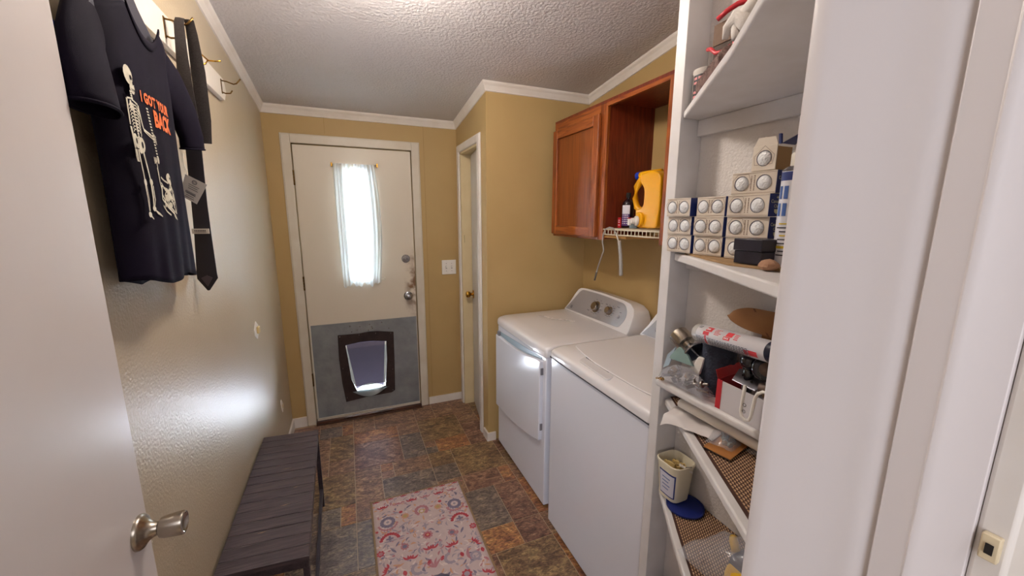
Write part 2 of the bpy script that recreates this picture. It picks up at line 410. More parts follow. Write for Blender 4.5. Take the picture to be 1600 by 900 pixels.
# door paint, rubbed bare round the knob edge
m_bd = bpy.data.materials.new('worn door paint'); m_bd.use_nodes = True
n = m_bd.node_tree.nodes; L = m_bd.node_tree.links; b = n['Principled BSDF']; b.inputs['Roughness'].default_value = .42
tc = n.new('ShaderNodeTexCoord'); se = n.new('ShaderNodeSeparateXYZ'); L.new(tc.outputs['Object'], se.inputs[0])
def math_(op, a, b_, clamp=False):
    m = n.new('ShaderNodeMath'); m.operation = op; m.use_clamp = clamp
    for i, q in enumerate((a, b_)):
        if isinstance(q, (int, float)): m.inputs[i].default_value = q
        else: L.new(q, m.inputs[i])
    return m.outputs[0]
nz = n.new('ShaderNodeTexNoise'); nz.inputs['Scale'].default_value = 14; nz.inputs['Detail'].default_value = 8; L.new(tc.outputs['Object'], nz.inputs['Vector'])
ex = math_('MULTIPLY', math_('SUBTRACT', se.outputs[0], .30), 14)            # toward the latch edge
ez = math_('SUBTRACT', 1.0, math_('ABSOLUTE', math_('MULTIPLY', math_('SUBTRACT', se.outputs[2], 1.02), 3.2), 0), True)
msk = math_('MULTIPLY', math_('MULTIPLY', ex, ez, True), math_('MULTIPLY', math_('SUBTRACT', nz.outputs[0], .42), 7), True)
mx = n.new('ShaderNodeMix'); mx.data_type = 'RGBA'; L.new(msk, mx.inputs[0])
mx.inputs[6].default_value = s2l('dad0c0')+(1,); mx.inputs[7].default_value = s2l('7a5a3c')+(1,)
L.new(mx.outputs[2], b.inputs['Base Color'])
s.build('door_slab', m_bd, door1)
struct(MB().box(DX0, DX0+.02, YB+.038, YB+.058, .0, DZ1).box(DX1-.02, DX1, YB+.038, YB+.058, 0, DZ1).box(DX0, DX1, YB+.038, YB+.058, DZ1-.02, DZ1).build('trim_light_stop', m_oldtrim))  # unseen strips added to stop daylight leaking round the door slab
# glazed lite
fr = MB()
for bx in ((WX0-.004, WX0+.008, WZ0-.004, WZ1+.004), (WX1-.008, WX1+.004, WZ0-.004, WZ1+.004), (WX0, WX1, WZ0-.004, WZ0+.008), (WX0, WX1, WZ1-.008, WZ1+.004)):
    fr.box(bx[0], bx[1], y0-.006, y1+.006, bx[2], bx[3])
fr.build('window_frame', m_oldtrim, door1, bevel=.002)
m_glass = M('clear glass', 'f4f8f8', 0.02, trans=1.0, ior=1.1)
MB().box(WX0+.006, WX1-.006, y0+.016, y0+.020, WZ0+.006, WZ1-.006).build('window_pane', m_glass, door1)
# galvanised sheet with dents
m_galv = M('galvanised sheet metal', 'a2a8ac', 0.33, 0.45, var=(9, '868c92', .5), bump=(7, .6, .02))
g = MB(); gx0, gx1, gz0, gz1 = sx0+.004, sx1-.004, .045, .775; yy = y0-.002
def sheet(ax0, ax1, az0, az1, nu, nv):
    def fn(u, v):
        x = ax0+(ax1-ax0)*u; z = az0+(az1-az0)*v
        return (x, yy-.0012-.002*mn.noise(Vector((x*9, z*9, 3.3))), z)
    g.grid(fn, nu, nv, (0, .0012, 0))
xs = [gx0+(FX0-gx0)*i/6 for i in range(6)]+[FX0+(FX1-FX0)*i/8 for i in range(8)]+[FX1+(gx1-FX1)*i/6 for i in range(7)]
zs = [gz0+(FZ0-gz0)*i/4 for i in range(4)]+[FZ0+(FZ1-FZ0)*i/8 for i in range(8)]+[FZ1+(gz1-FZ1)*i/5 for i in range(6)]
g.add([(x, yy-.0012-.0022*mn.noise(Vector((x*8, z*8, 3.3))), z) for z in zs for x in xs], [(j*len(xs)+i, j*len(xs)+i+1, (j+1)*len(xs)+i+1, (j+1)*len(xs)+i) for j in range(len(zs)-1) for i in range(len(xs)-1) if not (6 <= i < 14 and 4 <= j < 12)])
sm = g.build('metal_sheet', m_galv, door1, smooth=True)
m_edgepaint = M('chipped sheet edge', 'd9d4c8', 0.5)
MB().box(gx0, gx0+.006, yy-.005, yy, gz0, gz1).box(gx0, gx1, yy-.005, yy, gz0-.004, gz0).build('sheet_edge', m_edgepaint, door1)
rv = MB()
for (x, z) in ((-.03, .745), (.04, .735), (.02, .71), (.11, .745), (.125, .725), (.13, .712), (.2, .752), (-.02, .70), (.1, .70), (.25, .7)):
    rv.lathe([(.0045, 0), (.0045, .002), (.002, .0035)], (x, yy-.002, z), (0, -1, 0), 8)
rv.build('sheet_rivet', m_chrome, door1)['kind'] = 'stuff'
# pet flap: ragged dark mat frame, smoky vinyl flap
m_mat = M('dark brown rubber mat', '3a2c2a', 0.5, var=(25, '241a1c', .5), bump=(50, .5, .003))
pf = MB()
def ring(outer, inner, ya, yb):
    k = len(outer); vs = [(x, ya, z) for x, z in outer]+[(x, ya, z) for x, z in inner]+[(x, yb, z) for x, z in outer]+[(x, yb, z) for x, z in inner]
    fs = []
    for i in range(k):
        j = (i+1) % k
        fs += [(i, j, k+j, k+i), (2*k+i, 3*k+i, 3*k+j, 2*k+j), (i, 2*k+i, 2*k+j, j), (k+i, k+j, 3*k+j, 3*k+i)]
    pf.add(vs, fs)
ring([(-.118, .685), (.03, .683), (.10, .69), (.16, .688), (.284, .668), (.281, .45), (.272, .18), (.245, .165), (.05, .160), (-.095, .145), (-.112, .3), (-.122, .5)],
     [(-.070, .600), (.03, .612), (.10, .612), (.16, .606), (.225, .598), (.222, .45), (.20, .23), (.17, .222), (.08, .218), (-.01, .222), (-.045, .32), (-.06, .5)], yy-.012, yy-.004)
pf.build('pet_door_frame', m_mat, door1, bevel=.002)
ps = MB()
for (x, z) in ((-.105, .672), (.03, .672), (.15, .672), (.262, .66), (.262, .36), (-.10, .42), (-.085, .18), (.255, .185)):
    ps.lathe([(.0035, 0), (.0035, .002), (.001, .003)], (x, yy-.012, z), (0, -1, 0), 8)
ps.build('frame_screw', m_chrome, door1)['kind'] = 'stuff'
def vinyl(name, col, tr, ts):
    m = bpy.data.materials.new(name); m.use_nodes = True; n = m.node_tree.nodes; L = m.node_tree.links; n.remove(n['Principled BSDF'])
    out = n['Material Output']
    t = n.new('ShaderNodeBsdfTransparent'); t.inputs[0].default_value = s2l(col)+(1,)
    tl = n.new('ShaderNodeBsdfTranslucent'); tl.inputs[0].default_value = s2l(col)+(1,)
    gl = n.new('ShaderNodeBsdfGlossy'); gl.inputs['Roughness'].default_value = .25
    m1 = n.new('ShaderNodeMixShader'); m1.inputs[0].default_value = ts; L.new(t.outputs[0], m1.inputs[1]); L.new(tl.outputs[0], m1.inputs[2])
    m2 = n.new('ShaderNodeMixShader'); m2.inputs[0].default_value = .06; L.new(m1.outputs[0], m2.inputs[1]); L.new(gl.outputs[0], m2.inputs[2])
    L.new(m2.outputs[0], out.inputs[0]); return m
m_vinyl = vinyl('smoky vinyl', '6a6276', 0, .012)
def flapfn(u, v):
    z = .615-.375*v; hw = .142-.042*v
    x = .075+(-1+2*u)*hw+.012*v
    return (x, yy+.010-.020*v+.006*math.sin(u*5)*v, z + .03*v*math.sin(PI*u))
MB().grid(flapfn, 16, 18).build('pet_flap', m_vinyl, door1, smooth=True)
m_film = vinyl('clear film', 'd8eef2', 0, .5)
def lip(u, v):
    x = -.045+.275*u; z = .222-.045*math.sin(PI*min(1, u*1.1))*v
    return (x, yy-.016-.03*v*math.sin(PI*u), z)
MB().grid(lip, 14, 4).build('flap_lip', m_film, door1, smooth=True)
# knob and deadbolt
def knob_set(par, c, axis, mat, r=.028):
    c = Vector(c); ax = Vector(axis)
    MB().lathe([(.034, 0), (.034, .003), (.030, .007), (.016, .009)], c, ax, 24).build('rosette', mat, par, smooth=True, angle=40)
    MB().lathe([(.011, .008), (.011, .022), (.017, .027), (r*.93, .034), (r, .046), (r*.93, .056), (r*.55, .062), (.001, .063)], c, ax, 24).build('knob', mat, par, smooth=True, angle=50)
knob_set(door1, (.411, y0, .947), (0, -1, 0), m_chrome, .026)
MB().lathe([(.032, 0), (.032, .006), (.027, .012), (.010, .013), (.010, .016), (.001, .016)], (.405, y0, 1.240), (0, -1, 0), 24).build('deadbolt', m_chrome, door1, smooth=True, angle=40)
MB().box(.385, .425, y0-.026, y0-.014, 1.236, 1.244).build('deadbolt_turn', m_chrome, door1, bevel=.002)
def hinge(par, x, y, z, axis, mat):
    mb = MB()
    if axis == 'y': mb.box(x-.012, x+.006, y-.003, y, z-.05, z+.05)
    else: mb.box(x-.003, x, y-.006, y+.016, z-.05, z+.05)
    for k in range(5):
        zz = z-.05+k*.02
        mb.lathe([(.006, .0005), (.006, .0195)], (x if axis == 'y' else x-.005, y-.005 if axis == 'y' else y, zz), (0, 0, 1), 10)
    mb.build('hinge', mat, par)
for z in (1.82, 1.09, .36): hinge(door1, DX0+.002, YB-.006, z, 'y', m_abrass)
# curtain rod and gathered sheer curtain
rod = thing('curtain_rod', 'thin brass sash rod at the top of the door window', 'curtain rod', (.08, YB-.02, 1.915))
MB().tube([(-.072, YB-.030, 1.915), (.232, YB-.030, 1.922)], .0035, 8).build('rod', m_brass, rod, smooth=True)
MB().box(-.074, -.066, YB-.035, YB-.004, 1.905, 1.93).build('bracket', m_brass, rod); MB().box(.226, .234, YB-.035, YB-.004, 1.910, 1.937).build('bracket', m_brass, rod)
rod2 = thing('curtain_rod', 'lower sash rod end under the curtain hem', 'curtain rod', (.2, YB-.02, 1.085))
MB().tube([(.15, YB-.018, 1.088), (.245, YB-.018, 1.092)], .003, 8).build('rod', m_oldtrim, rod2, smooth=True); MB().box(.238, .246, YB-.022, YB-.004, 1.082, 1.102).build('bracket', m_oldtrim, rod2)
m_cur = bpy.data.materials.new('sheer curtain'); m_cur.use_nodes = True
n = m_cur.node_tree.nodes; L = m_cur.node_tree.links; n.remove(n['Principled BSDF'])
df = n.new('ShaderNodeBsdfDiffuse'); df.inputs[0].default_value = (.86, .88, .88, 1)
tl = n.new('ShaderNodeBsdfTranslucent'); tl.inputs[0].default_value = (.90, .95, .97, 1)
tp = n.new('ShaderNodeBsdfTransparent')
a = n.new('ShaderNodeMixShader'); a.inputs[0].default_value = .6; L.new(df.outputs[0], a.inputs[1]); L.new(tl.outputs[0], a.inputs[2])
wv = n.new('ShaderNodeTexNoise'); wv.inputs['Scale'].default_value = 9; wv.inputs['Detail'].default_value = 3
tc = n.new('ShaderNodeTexCoord'); mp = n.new('ShaderNodeMapping'); mp.inputs['Scale'].default_value = (12, 1, .5); L.new(tc.outputs['Object'], mp.inputs[0]); L.new(mp.outputs[0], wv.inputs['Vector'])
mr = n.new('ShaderNodeMapRange'); mr.inputs['From Min'].default_value = .35; mr.inputs['From Max'].default_value = .65; mr.inputs['To Min'].default_value = .03; mr.inputs['To Max'].default_value = .22; L.new(wv.outputs[0], mr.inputs[0])
bb = n.new('ShaderNodeMixShader'); L.new(mr.outputs[0], bb.inputs[0]); L.new(a.outputs[0], bb.inputs[1]); L.new(tp.outputs[0], bb.inputs[2])
L.new(bb.outputs[0], n['Material Output'].inputs[0])
def curfn(u, v):
    z = 1.925 - (.865+.012*math.sin(u*19)+.008*math.sin(u*43))*v
    bow = .020*math.sin(PI*v)*(u*1.6-.2)
    x = -.062+.272*u + .012*v*(1-u) + bow
    fold = .007*math.sin(u*34+1.5*math.sin(v*3)) + .005*math.sin(u*71+v*2)
    gather = 1.0 if .02 < v < .97 else .4
    return (x, YB-.040+fold*gather, z)
cu = MB().grid(curfn, 90, 40).build('curtain', m_cur, None, smooth=True)
tag(cu, 'sheer white gathered curtain over the narrow window of the back door', 'curtain')

# ------------------------------------------------ closet door
casing('trim_9', XC, 'x', CY0, CY1, CZ1, .055, .014, m_trim)
m_cream = M('cream inner jamb', 'dccaa2', 0.45, var=(8, 'd2bd92', .5))
struct(MB().box(XC, XC+.08, CY1-.014, CY1, 0, CZ1).box(XC, XC+.08, CY0, CY0+.014, 0, CZ1).box(XC, XC+.08, CY0, CY1, CZ1-.014, CZ1).build('trim_10', m_cream))
door2 = bpy.data.objects.new('door_2', None); COL.objects.link(door2); door2.location = (XC, CY0+.02, 0); struct(door2)
ang = math.radians(9)
def d2(v):  # swing about hinge
    p = Vector(v); h = Vector((XC+.012, CY0+.018, 0)); q = p-h
    return Vector((h.x+q.x*math.cos(ang)+q.y*math.sin(ang), h.y-q.x*math.sin(ang)+q.y*math.cos(ang), p.z))
mb = MB().box(XC+.012, XC+.045, CY0+.018, CY1-.018, .015, CZ1-.02); mb.v = [d2(v) for v in mb.v]
mb.build('door_slab', M('closet door paint', 'cfcbc6', .4, var=(5, 'c8c3bc', .4)), door2, bevel=.002)
kc = d2((XC+.012, CY1-.075, .955)); kax = (d2((XC+.011, CY1-.075, .955))-kc).normalized()
knob_set(door2, kc, kax, m_brass, .026)
for z in (1.84, 1.09, .35): hinge(door2, XC+.004, CY0+.016, z, 'x', m_abrass)
struct(MB().box(XC+.02, XC+.022, CY1-.016, CY1-.0135, 1.36, 1.42).build('trim_11', m_abrass))

# ------------------------------------------------ open door at the left with satin knob, doorway jamb
door3 = bpy.data.objects.new('door_3', None); COL.objects.link(door3); door3.location = (-.41, .17, 0); struct(door3)
m_od = M('satin white door', 'd9d3d2', 0.30, var=(3, 'd4cdcb', .4), bump=(14, .12, .004), spec=.6)
MB().box(-.445, -.41, .165, .918, .012, 2.05).build('door_slab', m_od, door3, bevel=.002)
kp = Vector((-.41, .882, .962))
MB().lathe([(.033, 0), (.033, .004), (.030, .008), (.026, .010), (.019, .016), (.014, .024), (.0125, .030)], kp, (1, 0, 0), 32).build('rosette', m_nickel, door3, smooth=True, angle=50)
MB().lathe([(.0135, .031), (.0185, .034), (.0205, .040), (.0225, .068), (.0215, .071), (.018, .072), (.014, .069), (.001, .068)], kp, (1, 0, 0), 32).build('knob', m_nickel, door3, smooth=True, angle=40)
MB().box(-.436, -.419, .9175, .9195, .93, .995).build('latch_plate', m_nickel, door3)
jam = [(.425, .256), (.4025, .256), (.4, .252), (.3998, .238), (.4020, .234), (.4022, .1925), (.4034, .190), (.4034, .168), (.4046, .160), (.4085, .1505), (.4030, .1485), (.3998, .127), (.3986, .1262), (.3996, .1215), (.4003, .1205), (.4070, .098), (.425, .098)]
struct(MB().prism(jam, 'z', 0, 2.09).build('trim_12', m_jamb, bevel=.0006))
struct(MB().prism([(-.425, .256), (-.425, .098), (-.405, .098), (-.405, .256)], 'z', 0, 2.09).build('trim_13', m_jamb))
struct(MB().box(.425, .50, .25, .262, 0, 2.15).build('trim_14', m_jamb, bevel=.003))
struct(MB().box(.41, .48, .080, .098, 0, 2.15).box(-.48, -.41, .080, .098, 0, 2.15).box(-.48, .48, .080, .098, 2.09, 2.15).build('trim_15', m_trim, bevel=.003))
sp = thing('strike_plate', 'small cream painted latch plate on the near door jamb', 'strike plate', (.409, .089, 1.335))
MB().box(.4045, .41, .084, .0935, 1.325, 1.345).build('plate', M('cream plate', 'd8c7a6', .4), sp, bevel=.001)
MB().box(.4030, .4035, .0865, .0905, 1.331, 1.339).build('slot', m_dark, sp)

# outside the back door: sunlit pale porch, ground, fence line far off
struct(MB().box(-1.6, 1.8, YB+.1, YB+.74, -.12, -.06).build('porch_slab', M('pale concrete', 'd6d6d2', .8, var=(6, 'cacac4', .5))))
struct(MB().box(-12, 12, YB+.74, YB+16, -.3, -.14).build('ground_outside', M('dry soil', '3a322a', .9, var=(3, '4a4034', .5))))
# ================================================================ appliances
m_app = M('white enamel', 'e4e6f0', 0.16, coat=.4, spec=.5)
m_appt = M('warm white enamel', 'e6e3e4', 0.2, coat=.4)
m_silver = M('silver control panel', 'a9a8ae', 0.33, 0.35)
m_dgrey = M('grey plastic', '76757c', 0.45)
m_chromeknob = M('brushed knob metal', '9c948c', 0.25, 1.0)
m_print = M('grey print', '54545c', 0.5)
m_gap = M('shadow seam', '3a3c44', 0.7)
def rounded_poly(pts, r, n=4):
    """round the corners of a 2-d polygon"""
    out = []; k = len(pts)
    for i in range(k):
        p0, p, p1 = Vector(pts[i-1]), Vector(pts[i]), Vector(pts[(i+1) % k])
        rr = r[i] if isinstance(r, (list, tuple)) else r
        if rr <= 0: out.append(tuple(p)); continue
        a = (p0-p); b = (p1-p); q = min(rr, a.length*.49, b.length*.49); a.normalize(); b.normalize()
        A = p+a*q; B = p+b*q
        for t in range(n+1):
            t /= n; out.append(tuple(A*(1-t)**2 + p*2*t*(1-t) + B*t*t))
    return out
def appliance(name, label, x0, ya, yb, ztop, seam, kind):
    """ya near side, yb far side"""
    t = thing(name, label, kind, ((x0+XR)/2, (ya+yb)/2, 0))
    xb = XR-.02
    MB().box(x0+.004, xb, ya+.003, yb-.003, .02, seam).build('cabinet_body', m_app, t, bevel=.006)
    ft = MB()
    for x in (x0+.05, xb-.05):
        for y in (ya+.05, yb-.05):
            MB().lathe([(.018, 0), (.018, .008), (.01, .010), (.01, .021)], (x, y, 0), (0, 0, 1), 12).build('foot', m_dgrey, t)
    # top cap with rolled front lip
    prof = rounded_poly([(x0-.004, seam+.003), (x0-.004, ztop-.012), (x0+.055, ztop), (xb, ztop), (xb, seam+.003)], [.004, .03, .05, 0, 0], 6)
    mb = MB(); n_ = 10; sh = []
    k = len(prof); vs = []; fs = []
    rows = 9
    for i in range(rows+1):
        e = i/rows
        if i == 0: y = ya; ins = .018
        elif i == 1: y = ya+.006; ins = .006
        elif i == 2: y = ya+.02; ins = 0
        elif i == rows: y = yb; ins = .018
        elif i == rows-1: y = yb-.006; ins = .006
        elif i == rows-2: y = yb-.02; ins = 0
        else: y = ya+.02+(yb-ya-.04)*(i-2)/(rows-4); ins = 0
        for (x, z) in prof:
            zz = z-(ins*.55 if z > seam+.02 else 0); xx = x+(ins*.6 if x < x0+.03 else 0)
            vs.append((xx, y, zz))
    for i in range(rows):
        for j in range(k):
            fs.append((i*k+j, i*k+(j+1) % k, (i+1)*k+(j+1) % k, (i+1)*k+j))
    fs.append(list(range(k))); fs.append([rows*k+j for j in range(k)][::-1])
    mb.add(vs, fs).build('top_cap', m_appt, t, smooth=True, angle=45)
    return t, xb
def console(t, xb, ya, yb, ztop, badge_pos, knobs):
    """backsplash console with sloping silver panel; outline in (y, t) where t runs up the slope"""
    W_ = yb-ya
    # outline as fractions: near side (ya) right, far side (yb) left
    out = [(ya+.004, 0)] + [(ya+.002+.004*math.sin(i/6*PI), .02+.10*i/6) for i in range(0, 3)] + \
          [(ya+.012, .105), (ya+.03, .140), (ya+.07, .163), (ya+.14, .172), ((ya+yb)/2, .178), (yb-.16, .176), (yb-.095, .170), (yb-.072, .155), (yb-.055, .12), (yb-.035, .06), (yb-.012, .015), (yb-.004, 0)]
    def P(y, h, d=0):   # point on slope; d = depth behind the face
        x = xb-.155+.45*h; z = ztop-.004+h*.95
        return (x+d*.95-(.0 if d else 0), y, z-(d*.0))
    n = len(out); vs = [P(y, h) for y, h in out]
    cx = (ya+yb)/2
    ins = [((y-cx)*.985+cx, h*.985+.001) for y, h in out]
    v2 = [tuple(Vector(P(y, h))+Vector((-.008, 0, .004))) for y, h in ins]
    v3 = [(xb, y, P(y, h)[2]-.012) for y, h in out]
    vs = v2+vs+v3; fs = [list(range(n))]
    for a in (0, 1):
        for i in range(n-1): fs.append((a*n+i, a*n+i+1, (a+1)*n+i+1, (a+1)*n+i))
    fs.append([2*n+i for i in range(n)][::-1]); fs.append((0, n, 2*n, 3*n-1, 2*n-1, n-1))
    MB().add(vs, fs).build('console', m_appt, t, smooth=True, angle=50)
    pin = rounded_poly([(ya+.095, .018), (ya+.060, .085), (ya+.105, .153), (cx, .166), (yb-.115, .160), (yb-.06, .06), (yb-.022, .008)], [.02, .05, .05, .1, .035, .04, .006], 5)
    nrm = Vector((-.95, 0, .45)).normalized()
    mb = MB(); q = [tuple(Vector(P(y, h))+Vector((-.008, 0, .004))+nrm*.0005) for y, h in pin]
    mb.poly(q, tuple(nrm*.002)).build('control_panel', m_silver, t)
    base = lambda y, h, d=.0027: Vector(P(y, h))+Vector((-.008, 0, .004))+nrm*d
    for (y, h, r) in knobs:
        MB().lathe([(r*1.25, 0), (r*1.25, .003), (r, .005), (r*.97, .022), (r*.85, .026), (.001, .026)], base(y, h), nrm, 28).build('dial', m_chromeknob, t, smooth=True, angle=40)
        mb = MB()
        for k in range(14):
            an = 2*PI*k/14
            if abs(math.sin(an/2)) < .2: continue
            c = base(y+math.sin(an)*r*1.75, h+math.cos(an)*r*1.6)
            l = .006 if k % 2 else .010
            p = [c+Vector((0, -l, 0)), c+Vector((0, l, 0)), c+Vector((.45*.0025, l, .95*.0025)), c+Vector((.45*.0025, -l, .95*.0025))]
            mb.poly([tuple(v) for v in p])
        mb.build('dial_marks', m_print, t)['kind'] = 'stuff'
    return P, base, nrm, pin
def badge(t, base, y, h, r=.0125):
    nrm = Vector((-.95, 0, .45)).normalized()
    MB().lathe([(r, 0), (r, .0018), (r*.86, .0024), (.001, .0024)], base(y, h), nrm, 24).build('badge', m_dgrey, t, smooth=True, angle=40)
    mb = MB()
    c = base(y, h, .0055)
    u = Vector((0, -1, 0)); v = Vector((.428, 0, .904))
    def curl(pts): mb.tube([tuple(c+u*a*r+v*b*r) for a, b in pts], r*.07, 5)
    curl([(-.05+.38*math.cos(a*.5)-.22, .32*math.sin(a*.5)) for a in range(1, 12)]); curl([(-.22, -.05), (.0, -.05), (-.02, -.4)])
    curl([(.28+.26*math.cos(a*.55+.4), .26+.22*math.sin(a*.55+.4)) for a in range(1, 8)]); curl([(.28+.28*math.cos(a*.55+1.2), -.18+.24*math.sin(a*.55+1.2)) for a in range(0, 9)])
    mb.build('badge_monogram', M('badge silver', 'b9b9c0', .3, .6), t)
# dryer (far)
dx, dya, dyb = .879, 1.652, 2.345
t, xb = appliance('clothes_dryer', 'white front-loading clothes dryer in the far niche corner, two dials on its console', dx, dya, dyb, .924, .862, 'dryer')
P_, base, nrm, _ = console(t, xb, dya, dyb, .924, None, [(2.005, .085, .029), (1.872, .088, .0215)])
badge(t, base, 2.262, .032, .011)
MB().lathe([(.010, 0), (.010, .008), (.001, .009)], base(1.778, .075), nrm, 16).build('button', m_silver, t, smooth=True, angle=40)
mb = MB(); mb.box(0, 0, 0, 0, 0, 0); mb = MB()
for (y, h, l) in ((2.07, .05, .012), (1.92, .12, .010), (1.81, .125, .012), (1.775, .10, .008)):
    c_ = base(y, h); mb.poly([tuple(c_+Vector((0, a*l, 0))+Vector((.428, 0, .904))*b_*.0018) for a, b_ in ((-1, -1), (1, -1), (1, 1), (-1, 1))])
mb.build('panel_print', m_print, t)['kind'] = 'stuff'
# dryer door: bowed lower edge, recessed pull along the top
dpts = [(dyb-.012, .800), (dyb-.012, .300)] + [(dyb-.012-(dyb-.012-1.70)*u, .300+.085*u-.022*math.sin(PI*u)) for u in (.2, .4, .6, .8, .95)] + [(1.692, .392), (1.688, .42), (1.688, .835)] + [(1.688+(dyb-.012-1.688)*u, .842-.042*u-.022*math.sin(PI*u)) for u in (.06, .25, .5, .75, .94)]
MB().prism(dpts, 'x', dx-.016, dx+.006).build('door', m_app, t, bevel=.005, seg=3)
MB().prism([(dyb-.03, .822), (1.70, .852), (1.70, .842)] + [(1.70+(dyb-.03-1.70)*u, .842-.042*u-.022*math.sin(PI*u)) for u in (.1, .3, .5, .7, .9)] + [(dyb-.03, .800)], 'x', dx+.0015, dx+.0045).build('door_pull_recess', M('recess painted blue light', '8fa3b0', .35), t)  # bluish daylight in the recess is put into this colour
MB().box(dx-.012, dx+.004, dyb-.06, dyb-.03, .79, .825).build('latch', m_dgrey, t)
for z in (.78, .47): MB().box(dx-.010, dx+.006, 1.683, 1.690, z-.018, z+.018).build('door_hinge', m_dgrey, t)
# faint residue smear on the dryer top
m_res = M('dried detergent residue', 'efebea', .6)
mb = MB()
for k in range(14):
    cx, cy = 1.13+.010*k+.012*rnd.uniform(-1, 1), 2.22-.016*k+.01*rnd.uniform(-1, 1); r = rnd.uniform(.008, .018)
    mb.poly([(cx+r*1.0*math.cos(a)*rnd.uniform(.7, 1.1), cy+r*1.2*math.sin(a)*rnd.uniform(.7, 1.1), .9246) for a in [2*PI*i/9 for i in range(9)]])
mb.build('detergent_smear', m_res, t)
# washer (near)
wx, wya, wyb = .858, .886, 1.568
t, xb = appliance('washing_machine', 'white top-loading washing machine beside the white shelf unit, nearer than the dryer', wx, wya, wyb, .957, .905, 'washing machine')
P_, base, nrm, _ = console(t, xb, wya, wyb, .957, None, [(1.05, .085, .024)])
badge(t, base, 1.455, .052, .015)
lid = rounded_poly([(wx+.105, 1.53), (wx+.085, 1.44), (wx+.062, 1.30), (wx+.060, 1.05), (wx+.075, .925), (1.40, .925), (1.40, 1.53)], [.03, .06, .1, .1, .04, .03, .03], 5)
MB().prism(lid, 'z', .9575, .9635).build('lid', m_appt, t, bevel=.003, seg=3)
rc = rounded_poly([(wx+.026, 1.36), (wx+.078, 1.385), (wx+.062, 1.16), (wx+.016, 1.14)], .018, 5)
MB().prism(rc, 'z', .9500, .9578).build('lid_pull_scoop', M('scoop enamel', 'dad7d8', .25), t, bevel=.002)
MB().prism(rounded_poly([(wx+.070, 1.375), (wx+.078, 1.375), (wx+.064, 1.19), (wx+.060, 1.20)], .003), 'z', .9574, .9582).build('lid_gap', m_gap, t)
MB().box(wx-.003, wx+.004, wya+.003, wyb-.003, .9035, .9085).build('top_seam', m_gap, t)

# ================================================================ wall cabinet
def oak(name, c1, c2, c3, rough=.38, sc=(14, 14, 1.2)):
    m = bpy.data.materials.new(name); m.use_nodes = True; n = m.node_tree.nodes; L = m.node_tree.links; b = n['Principled BSDF']
    tc = n.new('ShaderNodeTexCoord'); mp = n.new('ShaderNodeMapping'); mp.inputs['Scale'].default_value = sc
    L.new(tc.outputs['Object'], mp.inputs[0])
    nz = n.new('ShaderNodeTexNoise'); nz.inputs['Scale'].default_value = 5; nz.inputs['Detail'].default_value = 8; nz.inputs['Distortion'].default_value = .8; L.new(mp.outputs[0], nz.inputs['Vector'])
    cr = n.new('ShaderNodeValToRGB'); e = cr.color_ramp.elements; e.new(.5)
    for i, (p, c) in enumerate(((.35, c1), (.5, c2), (.65, c3))): e[i].position = p; e[i].color = s2l(c)+(1,)
    L.new(nz.outputs[0], cr.inputs[0]); L.new(cr.outputs[0], b.inputs['Base Color']); b.inputs['Roughness'].default_value = rough
    bp = n.new('ShaderNodeBump'); bp.inputs['Strength'].default_value = .15; bp.inputs['Distance'].default_value = .002; L.new(nz.outputs[0], bp.inputs['Height']); L.new(bp.outputs[0], b.inputs['Normal'])
    return m
m_oakv = oak('oak upright grain', '6c300e', '8a4516', '9f5620')
m_oakh = oak('oak level grain', '6c300e', '8a4516', '9f5620', sc=(14, 1.2, 14))
m_mah = oak('red brown cabinet side', '5a2010', '6c2913', '7c3218')
m_panel = oak('oak door panel', '6e340c', '7e3f12', '8a4818', sc=(20, 20, .8))
kx = 1.26; ky0, ky1 = .89, 2.30; kz0, kz1 = 1.442, 2.150; yo0, yo1 = 1.335, 1.757
t = thing('wall_cabinet', 'oak wall cabinet with an open middle bay, hung above the dryer', 'cabinet', (1.41, 1.6, kz0))
MB().box(kx+.018, XR, yo1, yo1+.016, kz0+.005, kz1-.002).build('divider_panel', m_mah, t)
MB().box(kx+.018, XR, ky1-.016, ky1, kz0+.005, kz1-.002).build('side_panel', m_mah, t)
MB().box(kx+.018, XR, yo0-.016, yo0, kz0+.005, kz1-.002).build('divider_panel', m_mah, t)
MB().box(kx+.018, XR, ky0, ky0+.016, kz0+.005, kz1-.002).build('side_panel', m_mah, t)
MB().box(kx+.0, XR, ky0, ky1, kz1-.014, kz1).build('top_panel', m_mah, t)
MB().box(kx+.018, XR, yo1+.016, ky1-.016, kz0+.010, kz0+.024).build('bottom_panel', m_mah, t)
MB().box(kx+.018, XR, ky0+.016, yo0-.016, kz0+.010, kz0+.024).build('bottom_panel', m_mah, t)
